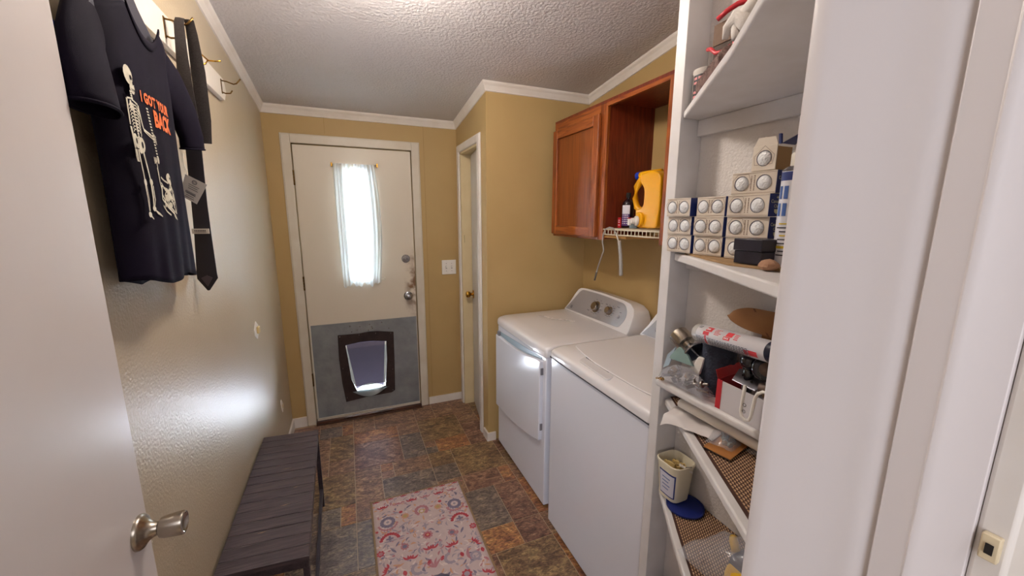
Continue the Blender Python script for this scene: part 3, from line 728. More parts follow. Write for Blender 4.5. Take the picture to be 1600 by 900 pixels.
# face frame pieces
for (a, b_) in ((ky1-.03, ky1), (yo1-.002, yo1+.055), (yo0-.055, yo0+.002), (ky0, ky0+.03)):
    MB().box(kx, kx+.018, a, b_, kz0, kz1-.014).build('face_stile', m_oakv, t, bevel=.0015)
for (a, b_) in ((yo1+.055, ky1-.03), (ky0+.03, yo0-.055)):
    MB().box(kx, kx+.018, a, b_, kz0, kz0+.04).build('face_rail', m_oakh, t); MB().box(kx, kx+.018, a, b_, kz1-.054, kz1-.014).build('face_rail', m_oakh, t)
MB().box(kx, kx+.018, yo0, yo1, kz1-.032, kz1-.014).build('face_rail', m_oakh, t)
MB().box(XR-.02, XR-.004, 1.48, yo1, kz0+.003, kz0+.022).build('hanging_rail', m_mah, t)
def cab_door(y0_, y1_):
    d = bpy.data.objects.new('door', None); COL.objects.link(d); d.parent = t
    d.location = Vector((kx-.01, (y0_+y1_)/2, (kz0+kz1)/2))-t.location
    x0, x1 = kx-.020, kx-.001; z0_, z1_ = kz0+.014, kz1-.060; w = .052
    MB().box(x0, x1, y0_, y0_+w, z0_, z1_).build('stile', m_oakv, d, bevel=.004, seg=3)
    MB().box(x0, x1, y1_-w, y1_, z0_, z1_).build('stile', m_oakv, d, bevel=.004, seg=3)
    MB().box(x0, x1, y0_+w, y1_-w, z0_, z0_+w).build('rail', m_oakh, d, bevel=.003); MB().box(x0, x1, y0_+w, y1_-w, z1_-w, z1_).build('rail', m_oakh, d, bevel=.003)
    MB().box(x0+.013, x1-.001, y0_+w-.004, y1_-w+.004, z0_+w-.004, z1_-w+.004).build('panel', m_panel, d)
cab_door(yo1+.045, ky1-.010); cab_door(ky0+.01, yo0-.045)
# wire shelf in the open bay
t = thing('wire_shelf', 'white coated wire shelf across the open bay of the oak cabinet', 'shelf', (1.41, 1.55, 1.475))
m_wire = M('cream wire coating', 'ddd3bc', .45)
for (x, z) in ((kx+.006, 1.500), (kx+.006, 1.474), (1.40, 1.497), (XR-.02, 1.500)):
    MB().tube([(x, yo0+.001, z), (x, yo1-.001, z)], .0035, 8).build('rail', m_wire, t, smooth=True)
k = 0; y = yo0+.012
while y < yo1-.006:
    MB().tube([(kx+.006, y, 1.472), (kx+.006, y, 1.503), (kx+.012, y, 1.504), (XR-.015, y, 1.504)], .0022, 6).build('wire', m_wire, t, smooth=True); y += .026
for (a, b_) in ((yo0, yo0+.035), (yo1-.18, yo1)):
    MB().box(kx+.015, XR-.06, a, a+.016 if a == yo0 else b_, 1.456, 1.468).build('batten', M('raw pine batten', 'c09050', .6, var=(30, 'a87a40', .4)), t)

# things on the wire shelf
t = thing('bottle', 'dark brown bottle with a purple and white label on the wire shelf', 'bottle', (1.37, 1.692, 1.507))
m_brown = M('dark brown plastic', '22161c', .25)
pr = [(0.001, 0), (.026, .001), (.030, .006), (.030, .118), (.027, .134), (.016, .146), (.010, .150), (.010, .160)]
MB().lathe(pr, (1.37, 1.692, 1.507), (0, 0, 1), 24, sx=1.0, sy=1.0).build('body', m_brown, t, smooth=True, angle=50)
MB().lathe([(.0125, .158), (.0125, .180), (.011, .182), (.001, .182)], (1.37, 1.692, 1.507), (0, 0, 1), 18).build('cap', m_dark, t, smooth=True, angle=40)
def wrap(name, mat, par, c, rx, ry, a0, a1, z0_, z1_, n=10):
    def fn(u, v):
        a = math.radians(a0+(a1-a0)*u); return (c[0]+rx*math.cos(a), c[1]+ry*math.sin(a), z0_+(z1_-z0_)*v)
    return MB().grid(fn, n, 1).build(name, mat, par, smooth=True)
bc = (1.37, 1.692)
# lathe with up=z axis: a = ax x ref; wrap labels slightly outside
for (z0_, z1_, m_) in ((1.520, 1.580, M('purple label', '5c3a78', .4)), (1.580, 1.625, M('white label', 'dcdae4', .4))):
    wrap('label', m_, t, bc, .0304, .0304, 165, 250, z0_, z1_)
fnl = lambda u, v: (bc[0]+.0308*math.cos(math.radians(172)+u/.0308), bc[1]+.0308*math.sin(math.radians(172)+u/.0308), 1.530+v)
m_txtw = M('white print', 'f0eef0', .5)
mb = MB()
for r_ in range(9):
    for c_ in range(3):
        u0 = .002+c_*.012; l = rnd.uniform(.006, .010)
        q = [fnl(u0, r_*.0105), fnl(u0+l, r_*.0105), fnl(u0+l, r_*.0105+.0035), fnl(u0, r_*.0105+.0035)]
        if r_ < 5: mb.poly(q)
mb.build('label_print', m_txtw, t)
t = thing('small_box', 'small red box standing left of the dark brown bottle', 'box', (1.37, 1.745, 1.507))
MB().box(1.355, 1.372, 1.728, 1.752, 1.507, 1.562).build('carton', M('red carton', 'c0202a', .4), t, bevel=.001)
mb = MB()
for z in (1.520, 1.535, 1.545): mb.box(1.3543, 1.355, 1.733, 1.747, z, z+.004)
mb.build('carton_print', m_txtw, t)
t = thing('measuring_cup', 'small clear plastic cup between the brown bottle and the yellow jug', 'cup', (1.345, 1.612, 1.507))
m_cup = M('clear blue plastic', 'b8ccd4', .15, alpha=.45)
MB().lathe([(.001, 0), (.020, 0), (.0225, .045), (.0215, .045), (.019, .002), (.001, .002)], (1.345, 1.612, 1.507), (0, 0, 1), 20).build('cup_wall', m_cup, t, smooth=True, angle=40)
wrap('red_band', M('red band', 'c62838', .4), t, (1.345, 1.612), .0228, .0228, 200, 290, 1.546, 1.551)
# yellow jug lying on its side with the tap at the bottom front
t = thing('detergent_jug', 'yellow plastic detergent jug with blue cap, white tap and moulded handle', 'detergent', (1.42, 1.54, 1.507))
m_yel = M('yellow plastic', 'f0ac10', .3, coat=.2)
# silhouette in (y, z), body nearer wall on the right (small y), with a hole for the handle
body = rounded_poly([(1.455, 1.511), (1.59, 1.511), (1.605, 1.575), (1.606, 1.60), (1.552, 1.610), (1.548, 1.70), (1.585, 1.735), (1.585, 1.77), (1.50, 1.785), (1.445, 1.76), (1.440, 1.60)], [.02, .025, .02, .02, .03, .03, .02, .02, .05, .04, .05], 5)
MB().prism(body, 'x', 1.345, 1.515).build('body', m_yel, t, bevel=.022, seg=4)
MB().tube([(1.40, 1.58, 1.755), (1.385, 1.622, 1.745), (1.38, 1.645, 1.715), (1.38, 1.650, 1.66), (1.385, 1.640, 1.615), (1.395, 1.60, 1.58), (1.40, 1.57, 1.57)], [.020, .019, .016, .015, .016, .020, .02], 14).build('handle', m_yel, t, smooth=True)
MB().tube([(1.40, 1.50, 1.772), (1.39, 1.60, 1.772), (1.385, 1.628, 1.770)], [.020, .019, .018], 16).build('neck', m_yel, t, smooth=True)
MB().lathe([(.001, -.002), (.019, 0), (.019, .020), (.017, .022), (.001, .022)], (1.385, 1.628, 1.770), (-.25, 1, -.03), 20).build('blue_cap', M('blue plastic', '1c3cb0', .3), t, smooth=True, angle=40)['label'] = 'round blue cap'
MB().lathe([(.036, 0), (.036, .010), (.030, .014), (.001, .014)], (1.349, 1.568, 1.552), (-1, .25, 0), 24).build('tap_boss', m_yel, t, smooth=True, angle=40)
MB().lathe([(.024, 0), (.024, .010), (.016, .014), (.013, .032), (.001, .033)], (1.334, 1.572, 1.546), (-1, .35, 0), 24).build('tap', m_white, t, smooth=True, angle=40)['label'] = 'white dispensing tap'
MB().box(1.296, 1.312, 1.586, 1.600, 1.524, 1.556).build('tap_lever', m_white, t, bevel=.003)
MB().box(1.296, 1.313, 1.586, 1.601, 1.5565, 1.562).build('tap_button', M('red button', 'c62030', .4), t, bevel=.001)
# bent wire brush hanging over the shelf front
t = thing('wire_brush', 'bent grey wire with a fluffy white dust brush, hooked over the wire shelf', 'brush', (1.238, 1.64, 1.44))
m_gw = M('grey wire', 'b0aaa4', .35, .5)
MB().tube([(1.24, 1.779, 1.221), (1.24, 1.752, 1.30), (1.24, 1.708, 1.392), (1.24, 1.722, 1.435), (1.24, 1.718, 1.475), (1.24, 1.700, 1.503), (1.246, 1.675, 1.512), (1.248, 1.645, 1.508), (1.243, 1.612, 1.480), (1.24, 1.592, 1.450), (1.24, 1.588, 1.43)], .0035, 8).build('wire', m_gw, t, smooth=True)
MB().tube([(1.24, 1.779, 1.221), (1.24, 1.763, 1.268)], .0048, 8).build('wire_tip', M('dark tip', '5c5650', .4), t, smooth=True)
fz = MB(); m_fz = M('grey white bristle', 'c4c0bc', .9)
def bris(k):
    z = 1.448-.17*k/1600; an = rnd.uniform(0, 2*PI); l = rnd.uniform(.011, .0165)
    cy = 1.584-.010*math.sin((1.448-z)/.17*2.2)-.012*(1.448-z)/.17*1.5
    a = Vector((1.24, cy, z)); b_ = a+Vector((math.cos(an)*l, math.sin(an)*l, rnd.uniform(-.006, .006)))
    s_ = Vector((0, 0, .0011)); tt = Vector((-math.sin(an), math.cos(an), 0))*.0016
    fz.add([a-tt, a+tt, b_+s_], [(0, 1, 2)])
for k in range(1600): bris(k)
o = fz.build('bristles', m_fz, t); o['kind'] = 'stuff'
MB().tube([(1.24, 1.584-.010*math.sin(q/10*2.2)-.018*q/10, 1.448-.17*q/10) for q in range(11)], .008, 8).build('brush_core', m_fz, t, smooth=True)

# ================================================================ bench
t = thing('bench', 'low dark brown slatted wooden bench along the left wall', 'bench', (-.33, 1.73, 0))
m_bw = oak('dark stained bench wood', '3a3036', '463c42', '54484a', .36, sc=(1.5, 16, 16))
m_bw2 = oak('dark stained bench edge', '2a2228', '342c34', '40363c', .4, sc=(14, 1.2, 14))
BH = .45
c00, c10, c01, c11 = Vector((-.462, 1.315, 0)), Vector((-.190, 1.290, 0)), Vector((-.464, 2.172, 0)), Vector((-.212, 2.150, 0))
def bp_(u, v, z): p = c00*(1-u)*(1-v)+c10*u*(1-v)+c01*(1-u)*v+c11*u*v; return (p.x, p.y, z)
NS = 15
for k in range(NS):
    v0, v1 = (k+.02)/NS, (k+.98)/NS; dz = rnd.uniform(-.0008, .0008)
    mb = MB(); e = .004
    vs = [bp_(.0, v0, BH-.018), bp_(1, v0, BH-.018), bp_(1, v1, BH-.018), bp_(.0, v1, BH-.018), bp_(0, v0, BH-.002+dz), bp_(1, v0, BH-.002+dz), bp_(1, v1, BH-.002+dz), bp_(0, v1, BH-.002+dz), bp_(.008, v0+.006, BH+dz), bp_(.992, v0+.006, BH+dz), bp_(.992, v1-.006, BH+dz), bp_(.008, v1-.006, BH+dz)]
    mb.add(vs, [(0,3,2,1),(0,1,5,4),(1,2,6,5),(2,3,7,6),(3,0,4,7),(4,5,9,8),(5,6,10,9),(6,7,11,10),(7,4,8,11),(8,9,10,11)])
    mb.build('slat', m_bw, t)
def beam(name, a, b_, w, h, mat):
    a, b_ = Vector(a), Vector(b_); d = (b_-a).normalized(); s_ = d.cross(Vector((0,0,1)))
    if s_.length < .1: s_ = Vector((1,0,0)); up = Vector((0,1,0))
    else: s_.normalize(); up = Vector((0,0,1))
    vs = []
    for p in (a, b_):
        for q, r_ in ((-1,-1),(1,-1),(1,1),(-1,1)): vs.append(p+s_*q*w/2+up*r_*h/2)
    return MB().add(vs, [(0,1,2,3),(7,6,5,4),(0,4,5,1),(1,5,6,2),(2,6,7,3),(3,7,4,0)]).build(name, mat, t, bevel=.0015)
for (u) in (.045, .955): beam('side_rail', bp_(u, .01, BH-.034), bp_(u, .99, BH-.034), .018, .032, m_bw2)
beam('end_rail', bp_(.06, .018, BH-.034), bp_(.94, .018, BH-.034), .016, .032, m_bw2); beam('end_rail', bp_(.06, .982, BH-.034), bp_(.94, .982, BH-.034), .016, .032, m_bw2)
for (u, v) in ((.05, .03), (.95, .03), (.05, .985), (.95, .985)):
    q = bp_(u+(.03 if u > .5 else -.02), v, 0); p = bp_(u, v, BH-.05)
    MB().prism([(p[0]-.010, p[1]-.010), (p[0]+.010, p[1]-.010), (p[0]+.010, p[1]+.010), (p[0]-.010, p[1]+.010)], 'z', 0, BH-.018).build('leg', m_bw2, t, bevel=.0015)
beam('stretcher', bp_(.955, .03, .10), bp_(.955, .98, .10), .014, .022, m_bw2); beam('stretcher', bp_(.045, .03, .10), bp_(.045, .98, .10), .014, .022, m_bw2)
for k, (u, v, l) in enumerate(((.45, .62, .05), (.55, .33, .04), (.35, .18, .03), (.70, .45, .02))):
    p = bp_(u, v, BH+.0011); MB().poly([(p[0], p[1], p[2]), (p[0]+l*.5, p[1]-.001, p[2]), (p[0]+l, p[1]+.002, p[2]), (p[0]+l*.5, p[1]+.002, p[2])]).build('scratch', M('bare scratch', 'a88a6c', .7), t)

# ================================================================ rug
RX0, RX1, RY0, RY1 = .017, .520, 1.22, 2.058
t = thing('floor_rug', 'faded pink floral rug with red and blue-grey medallions on the slate floor', 'rug', ((RX0+RX1)/2, (RY0+RY1)/2, 0))
m_rug = M('faded pink rug pile', 'c6b2ae', .95, var=(30, 'baa4a2', .5), bump=(500, .7, .002))
m_rbind = M('tan rug binding', '8a7256', .9, bump=(300, .5, .002))
def rz(x, y): return .0065+.0012*math.sin(x*13+y*7)*math.sin(y*9)
MB().grid(lambda u, v: (RX0+.008+(RX1-RX0-.016)*u, RY0+.008+(RY1-RY0-.016)*v, rz(RX0+(RX1-RX0)*u, RY0+(RY1-RY0)*v)), 24, 40, (0, 0, -.004)).build('pile', m_rug, t, smooth=True)
for (a, b_, c_, d_) in ((RX0, RX0+.010, RY0, RY1), (RX1-.010, RX1, RY0, RY1), (RX0, RX1, RY0, RY0+.010), (RX0, RX1, RY1-.010, RY1)):
    MB().box(a, b_, c_, d_, .0003, .0080).build('binding', m_rbind, t, bevel=.002)
RM = {'r': M('rug red', 'a0303c', .95, var=(60, 'b04a50', .5)), 'b': M('rug blue grey', '6c6478', .95, var=(60, '82788a', .5)), 'o': M('rug apricot', 'c08a68', .95, var=(60, 'c49a80', .5)),
      'p': M('rug rose', 'a66a70', .95, var=(60, 'b08084', .5)), 'g': M('rug mauve grey', '948894', .95, var=(60, 'a0949a', .5)), 'y': M('rug straw', 'b09868', .95), 'w': M('rug pale', 'd8c8c2', .95, var=(50, 'ccbab4', .4))}
orn = {k: MB() for k in RM}; lay = [0]
def op(k, pts, lift=0):
    orn[k].poly([(x, y, rz(x, y)+.0006+lift) for x, y in pts])
def leaf(k, x, y, a, l, w, bend=0, lift=0):
    a = math.radians(a); P1 = []; P2 = []
    for i in range(7):
        q = i/6; s_ = math.sin(PI*q)**.8*w; bx = bend*math.sin(PI*q)*l
        for sg, L_ in ((1, P1), (-1, P2)):
            lx, ly = q*l, sg*s_/2+bx
            L_.append((x+lx*math.cos(a)-ly*math.sin(a), y+lx*math.sin(a)+ly*math.cos(a)))
    op(k, P1+P2[::-1][1:-1], lift)
def flower(k, x, y, r, n=8, k2=None, k3=None):
    for i in range(n): leaf(k, x, y, 360*i/n, r, r*.62)
    if k2: op(k2, arc(x, y, r*.5, 0, 340, 10), .0003)
    if k3: op(k3, arc(x, y, r*.25, 0, 330, 8), .0006)
def ringo(k, x, y, r, w, teeth=14, a0=0, a1=360, ry=1.0):
    n_ = teeth*2; vs = []
    for i in range(n_+1):
        a = math.radians(a0+(a1-a0)*i/n_); ro = r*(1.0+.09*(i % 2)); ri = r*(1-w)*(1-.06*(i % 2))
        vs.append(((x+ro*math.cos(a), y+ro*ry*math.sin(a)), (x+ri*math.cos(a), y+ri*ry*math.sin(a))))
    for i in range(n_):
        (a, b_), (c_, d_) = vs[i], vs[i+1]; op(k, [a, c_, d_, b_])
def sym(f):
    for s_ in (1, -1): f(lambda x: cxr+s_*(x), s_)
cxr = (RX0+RX1)/2
def lotus(k, x, y, s_, rot=90):
    for da, l in ((-62, 1.0), (62, 1.0), (-28, .62), (28, .62), (0, .5)): leaf(k, x, y, rot+da, s_*l, s_*.26, (.18 if da > 0 else -.18 if da < 0 else 0))
    leaf('b', x, y-.002, rot+180, s_*.35, s_*.2)
def field(y0_, flip=1):
    Y = lambda d: y0_-d*flip
    for i in range(7): lotus('r', RX0+.03+i*.0735, Y(.020), .022, 90*flip); leaf('p', RX0+.066+i*.0735, Y(.018), 20, .016, .006)
    for i in range(6): lotus('p' if i % 2 else 'r', RX0+.060+i*.0765, Y(.075), .034, 90*flip); leaf('g', RX0+.095+i*.0765, Y(.055), 30, .03, .008, .2)
    for s_ in (1, -1):
        x = cxr+s_*.176; ringo('b', x, Y(.185), .036, .42); ringo('p', x, Y(.190), .050, .12, 10, 190, 350); flower('w', x, Y(.185), .017, 6, 'g')
        flower('o', cxr+s_*.087, Y(.175), .022, 9, 'y'); op('r', arc(cxr+s_*.105, Y(.138), .010, 0, 330, 8)); flower('r', cxr+s_*.232, Y(.235), .009, 5)
        ringo('r', x, Y(.315), .048, .24, 10, 10, 170, 1.1); flower('b', x, Y(.300), .020, 4); leaf('g', x-.04, Y(.315), 0, .08, .012)
        flower('g', cxr+s_*.07, Y(.290), .020, 6, 'o'); flower('p', cxr+s_*.115, Y(.375), .022, 9, 'b'); flower('r', cxr+s_*.225, Y(.375), .020, 7, 'p')
        leaf('b', cxr+s_*.155, Y(.395), 90-s_*35, .04, .012); leaf('b', cxr+s_*.155, Y(.360), 90+s_*35, .035, .010)
        lotus('r', cxr+s_*.10, Y(.455), .040, 90*flip+s_*10); lotus('r', cxr+s_*.205, Y(.475), .036, 90*flip-s_*60); leaf('g', cxr+s_*.05, Y(.450), 80, .05, .012, .2)
        leaf('r', cxr+s_*.030, Y(.520), 60, .03, .018); leaf('r', cxr+s_*.13, Y(.535), 100, .03, .018); leaf('r', cxr+s_*.225, Y(.545), 90, .03, .018)
        ringo('g', cxr+s_*.075, Y(.520), .032, .4, 8, 90, 300); ringo('g', cxr+s_*.185, Y(.55), .026, .4, 8)
        leaf('p', cxr+s_*.165, Y(.565), 70*s_+20, .075, .014, .15); leaf('p', cxr+s_*.165, Y(.565), 110, .05, .010, .1)
    ringo('p', cxr, Y(.168), .036, .38, 11, -60, 240); flower('y', cxr, Y(.175), .018, 7, 'w')
    flower('p', cxr, Y(.345), .028, 9, 'r', 'o'); flower('g', cxr, Y(.280), .018, 4); lotus('r', cxr, Y(.435), .042, 90*flip)
    for da in (-40, -15, 15, 40): leaf('p', cxr, Y(.545), 90+da, .055, .011, .1)
    for i in range(38):
        u = (i+.5)/38; x = RX0+.03+(RX1-RX0-.06)*u; d = .262-.030*abs(math.sin(2*PI*u)); op('b', [(x-.003, Y(d)), (x+.003, Y(d)), (x+.003, Y(d+.0022)), (x-.003, Y(d+.0022))])
field(RY1, 1)
for s_ in (1, -1):
    ringo('b', cxr+s_*.0, 1.42, .055, .30, 12); flower('o', cxr, 1.42, .030, 8, 'p'); flower('r', cxr+s_*.12, 1.43, .026, 8, 'g'); lotus('r', cxr+s_*.21, 1.40, .036, 60); flower('b', cxr+s_*.17, 1.33, .03, 7, 'o')
    lotus('p', cxr+s_*.08, 1.33, .036); flower('r', cxr+s_*.22, 1.28, .022, 8)
for i in range(620):
    x, y = rnd.uniform(RX0+.02, RX1-.02), rnd.uniform(RY0+.02, RY1-.02)
    leaf(rnd.choice('gggboopww'), x, y, rnd.uniform(0, 360), rnd.uniform(.014, .040), rnd.uniform(.005, .013), rnd.uniform(-.25, .25), -.0002)
for k, mb in orn.items():
    mb.build('floral_print', RM[k], t)['kind'] = 'stuff'
# ================================================================ left wall: hook rail, shirt, tie, plates
t = thing('coat_rail', 'long white wooden rail with brass hooks high on the left wall', 'coat rack', (XL, 1.6, 2.10))
MB().prism(rounded_poly([(.95, 2.056), (2.150, 2.056), (2.190, 2.10), (2.165, 2.146), (.95, 2.146)], .004), 'x', XL+.0005, XL+.019).build('board', M('rail paint', 'e8e0d4', .35, var=(8, 'dfd6c8', .4)), t, bevel=.0015)
def hook(y, z, mat, style=0):
    x0 = XL+.019
    h = bpy.data.objects.new('hook', None); COL.objects.link(h); h.parent = t; h.location = Vector((x0, y, z))-t.location
    if style == 0:
        MB().tube([(x0+.001, y, z+.022), (x0+.02, y, z+.020), (x0+.045, y, z+.012), (x0+.056, y, z+.016), (x0+.072, y, z+.036)], .0028, 8).build('arm', mat, h, smooth=True)
        MB().tube([(x0+.001, y, z-.024), (x0+.012, y, z-.028), (x0+.030, y, z-.026), (x0+.038, y, z-.014)], .0028, 8).build('lower_arm', mat, h, smooth=True)
        MB().box(x0, x0+.0025, y-.004, y+.004, z-.030, z+.028).build('back_plate', mat, h)
    else:
        MB().tube([(x0+.003, y, z+.020), (x0+.015, y+.01, z+.022), (x0+.036, y+.004, z+.002), (x0+.030, y-.006, z-.014), (x0+.014, y-.012, z-.022), (x0+.004, y, z-.020), (x0+.002, y, z)], .0028, 8, closed=True).build('loop', mat, h, smooth=True)
        MB().tube([(x0+.035, y+.002, z), (x0+.055, y, z), (x0+.075, y, z+.003)], .0028, 8).build('arm', mat, h, smooth=True)
for (y, m_, s_) in ((1.545, m_abrass, 0), (1.80, m_brass, 1), (2.115, m_abrass, 0), (1.20, m_abrass, 0), (1.03, m_abrass, 0)): hook(y, 2.105, m_, s_)

# hanger under the shirt
m_hang = M('black plastic hanger', '3c3c46', .35)
t = thing('coat_hanger', 'dark grey plastic hanger inside the black t-shirt', 'hanger', (-.415, 1.2, 2.0))
MB().tube([(-.415, 1.19, 2.128), (-.415, 1.205, 2.140), (-.415, 1.222, 2.128), (-.415, 1.215, 2.105), (-.415, 1.20, 2.085), (-.415, 1.20, 2.045)], .0032, 8).build('hook', m_chrome, t, smooth=True)
MB().prism(rounded_poly([(1.175, 2.055), (1.225, 2.055), (1.250, 2.030), (1.375, 1.945), (1.368, 1.933), (1.20, 1.985), (1.03, 1.933), (1.025, 1.945), (1.150, 2.030)], .008, 3), 'x', -.420, -.409).build('shoulder_bar', m_hang, t, bevel=.003)
t = thing('coat_hanger', 'blue plastic hanger end behind the black t-shirt sleeve', 'hanger', (-.425, .98, 1.9))
MB().tube([(-.440, .93, 1.91), (-.438, .96, 1.892), (-.435, 1.03, 1.865)], .0045, 8).build('bar', M('blue hanger plastic', '22309a', .3), t, smooth=True)
MB().tube([(-.440, .93, 1.91), (-.441, .90, 1.945), (-.441, .92, 2.06)], .0045, 8).build('bar', M('blue hanger plastic'), t, smooth=True)

# t-shirt
m_tee = M('black cotton', '0f0a17', .85, var=(5, '130d20', .5), bump=(900, .3, .001), spec=.15)
sh = thing('t_shirt', 'black t-shirt with white skeleton print reading I GOT YOUR BACK, hanging on the left wall', 't-shirt', (-.40, 1.17, 1.4))
YC = 1.212
def half(t_):           # half width of the torso at height fraction
    return .188 - .010*math.sin(PI*t_) + .004*(1-t_)
def topz(u):
    au = abs(u)
    if au < .42: return 1.945 + .055*(au/.42)**2.2
    return 2.000 - .050*(au-.42)/.58
def botz(u): return 1.412 + .010*u*-1 + .008*math.sin(u*5)
def surf(y, z, off=0.0):
    """x of the front of the shirt"""
    u = (y-YC)/.20; v = min(1, max(0, (2.0-z)/.59))
    f = -.396 + .006*(1-u*u) + .010*v*(-u)
    f += v*.0035*math.sin(u*8+1.2+v*1.2) + v*v*.0022*math.sin(u*17+v*2) + .0007*math.sin(u*26+v*5)*v
    return f + off
def shirt_pt(u, t_, back):
    uu = u*2-1; z = botz(uu)+(topz(uu)-botz(uu))*t_
    if back and abs(uu) < .42: z += (.035*(1-(abs(uu)/.42)**2))*t_
    y = YC+uu*half(t_)+.022*max(0, -uu)*(1-t_)
    edge = (1-abs(uu)**6)
    if back: x = -.448+.012*(1-edge) + .006*math.sin(uu*9)*(1-t_)
    else: x = surf(y, z)*edge + (-.436)*(1-edge)
    return (x, y, z)
mb = MB()
mb.grid(lambda u, v: shirt_pt(u, v, False), 44, 44); mb.grid(lambda u, v: shirt_pt(u, v, True), 20, 14)
o = mb.build('body', m_tee, sh, smooth=True)
mod = o.modifiers.new('thick', 'SOLIDIFY'); mod.thickness = .0022; mod.offset = -1
def sleeve(side):
    # tube from shoulder seam to hem
    if side > 0: path = [((-.418, YC+.11, 1.935), .072, .022), ((-.414, YC+.185, 1.905), .070, .026), ((-.408, YC+.235, 1.850), .066, .027), ((-.402, YC+.256, 1.790), .058, .025), ((-.402, YC+.260, 1.755), .056, .025)]
    else: path = [((-.424, YC-.130, 1.940), .052, .014), ((-.418, YC-.185, 1.905), .056, .018), ((-.412, YC-.215, 1.855), .060, .023), ((-.407, YC-.228, 1.800), .062, .027), ((-.404, YC-.230, 1.752), .062, .030)]
    dirs = []
    for i, (p, a, b_) in enumerate(path):
        q0 = Vector(path[max(0, i-1)][0]); q1 = Vector(path[min(len(path)-1, i+1)][0]); dirs.append((q1-q0).normalized())
    n_ = 28
    def fn(u, v):
        k = v*(len(path)-1); i = min(int(k), len(path)-2); f = k-i
        p = Vector(path[i][0]).lerp(Vector(path[i+1][0]), f); a = path[i][1]*(1-f)+path[i+1][1]*f; b_ = path[i][2]*(1-f)+path[i+1][2]*f
        d = dirs[i].lerp(dirs[i+1], f).normalized(); X = Vector((1, 0, 0)); s_ = d.cross(X).normalized(); nx = s_.cross(d).normalized()
        an = 2*PI*u
        r_ = 1+.05*math.sin(an*3+v*4)*v
        return p + s_*math.cos(an)*a*r_ + nx*math.sin(an)*b_*r_
    m2 = MB().grid(fn, n_, 12)
    o = m2.build('sleeve', m_tee, sh, smooth=True, weld=True)
    md = o.modifiers.new('thick', 'SOLIDIFY'); md.thickness = .0022; md.offset = -1
    MB().tube([fn(u/24, .985) for u in range(24)], .0028, 6, closed=True).build('sleeve_hem', m_tee, sh, smooth=True)
sleeve(1); sleeve(-1)
# collar band
cp = []
for i in range(17):
    uu = -.42+.84*i/16; y = YC+uu*half(1); cp.append((surf(y, topz(uu))+.001, y, topz(uu)+.001))
mb = MB()
def colfn(u, v):
    uu = -.42+.84*u; y = YC+uu*half(1); z = topz(uu); k = (.5-v)*.020
    return (surf(y, z)+.0035-.0015*abs(v-.5)*2, y*(1)+(YC-y)*(.10*(.5-v)), z-k)
mb.grid(colfn, 24, 3, (-.003, 0, 0)); mb.build('collar', m_tee, sh, smooth=True)
MB().box(-.4475, -.446, 1.19, 1.222, 1.975, 2.0).build('neck_print', M('grey neck print', 'a8a4ac', .7), sh)
# print
m_bone = M('white print ink', 'dcd6c4', .8, var=(60, 'b8b09c', .5)); m_orange = M('orange print ink', 'e8743c', .8, var=(90, 'd8642e', .5))
def S(y, z, off=.0015): return (surf(y, z, off), y, z)
def ink(name, mb_, mat): o = mb_.build(name, mat, sh); return o
bo = MB()
def st(pts, w, w2=None):
    """ink stroke along (y,z) points"""
    w2 = (w if w2 is None else w2)*1.15; w = w*1.15; k = len(pts); out = []
    dense = []
    for i in range(k-1):
        for q in range(4):
            f = q/4; dense.append((pts[i][0]*(1-f)+pts[i+1][0]*f, pts[i][1]*(1-f)+pts[i+1][1]*f))
    dense.append(pts[-1]); n_ = len(dense); vs = []
    for i, (y, z) in enumerate(dense):
        a = dense[max(0, i-1)]; b_ = dense[min(n_-1, i+1)]; dx, dz = b_[0]-a[0], b_[1]-a[1]; l = math.hypot(dx, dz) or 1
        ww = w+(w2-w)*i/(n_-1); nx, nz_ = -dz/l*ww/2, dx/l*ww/2
        vs += [S(y+nx, z+nz_), S(y-nx, z-nz_)]
    bo.add(vs, [(2*i, 2*i+1, 2*i+3, 2*i+2) for i in range(n_-1)])
def blob(y, z, ry, rz_, a0=0, off=.0016, k=14, mbx=None, rot=0):
    c, s_ = math.cos(rot), math.sin(rot); pts = []
    for i in range(k):
        a = 2*PI*i/k; py, pz = ry*math.cos(a), rz_*math.sin(a); pts.append(S(y+py*c-pz*s_, z+py*s_+pz*c, off))
    (mbx or bo).add([S(y, z, off)]+pts, [(0, 1+i, 1+(i+1) % k) for i in range(k)])
eye = MB()
# standing figure
blob(1.089, 1.846, .019, .0185); blob(1.099, 1.823, .011, .012); st([(1.104, 1.832), (1.101, 1.812)], .010, .006)
for (y, z, a, b_) in ((1.098, 1.843, .0045, .005), (1.108, 1.842, .003, .004), (1.104, 1.832, .002, .003)): blob(y, z, a, b_, off=.0022, mbx=eye)
for i in range(4): eye.add([S(1.094+i*.004, 1.822, .0022), S(1.0955+i*.004, 1.822, .0022), S(1.0955+i*.004, 1.817, .0022), S(1.094+i*.004, 1.817, .0022)], [(0, 1, 2, 3)])
for i in range(5): st([(1.084+i*.0008, 1.814-i*.004), (1.092+i*.0008, 1.814-i*.004)], .0026)
for i in range(13): st([(1.084+.0004*i, 1.790-.0052*i), (1.092+.0004*i, 1.790-.0052*i)], .0036)
st([(1.066, 1.797), (1.085, 1.800), (1.112, 1.794)], .0028)
blob(1.079, 1.786, .006, .010)
for i in range(9):
    z = 1.789-.0062*i; w_ = .024-.0004*i
    st([(1.088, z), (1.088+w_*.6, z+.001), (1.088+w_, z-.005), (1.088+w_*.9, z-.010)], .0022); st([(1.085, z), (1.085-w_*.4, z), (1.085-w_*.7, z-.006)], .0020)
st([(1.064, 1.796), (1.060, 1.745)], .0048, .0036); st([(1.060, 1.742), (1.062, 1.700)], .0042, .003); st([(1.063, 1.742), (1.066, 1.701)], .0025)
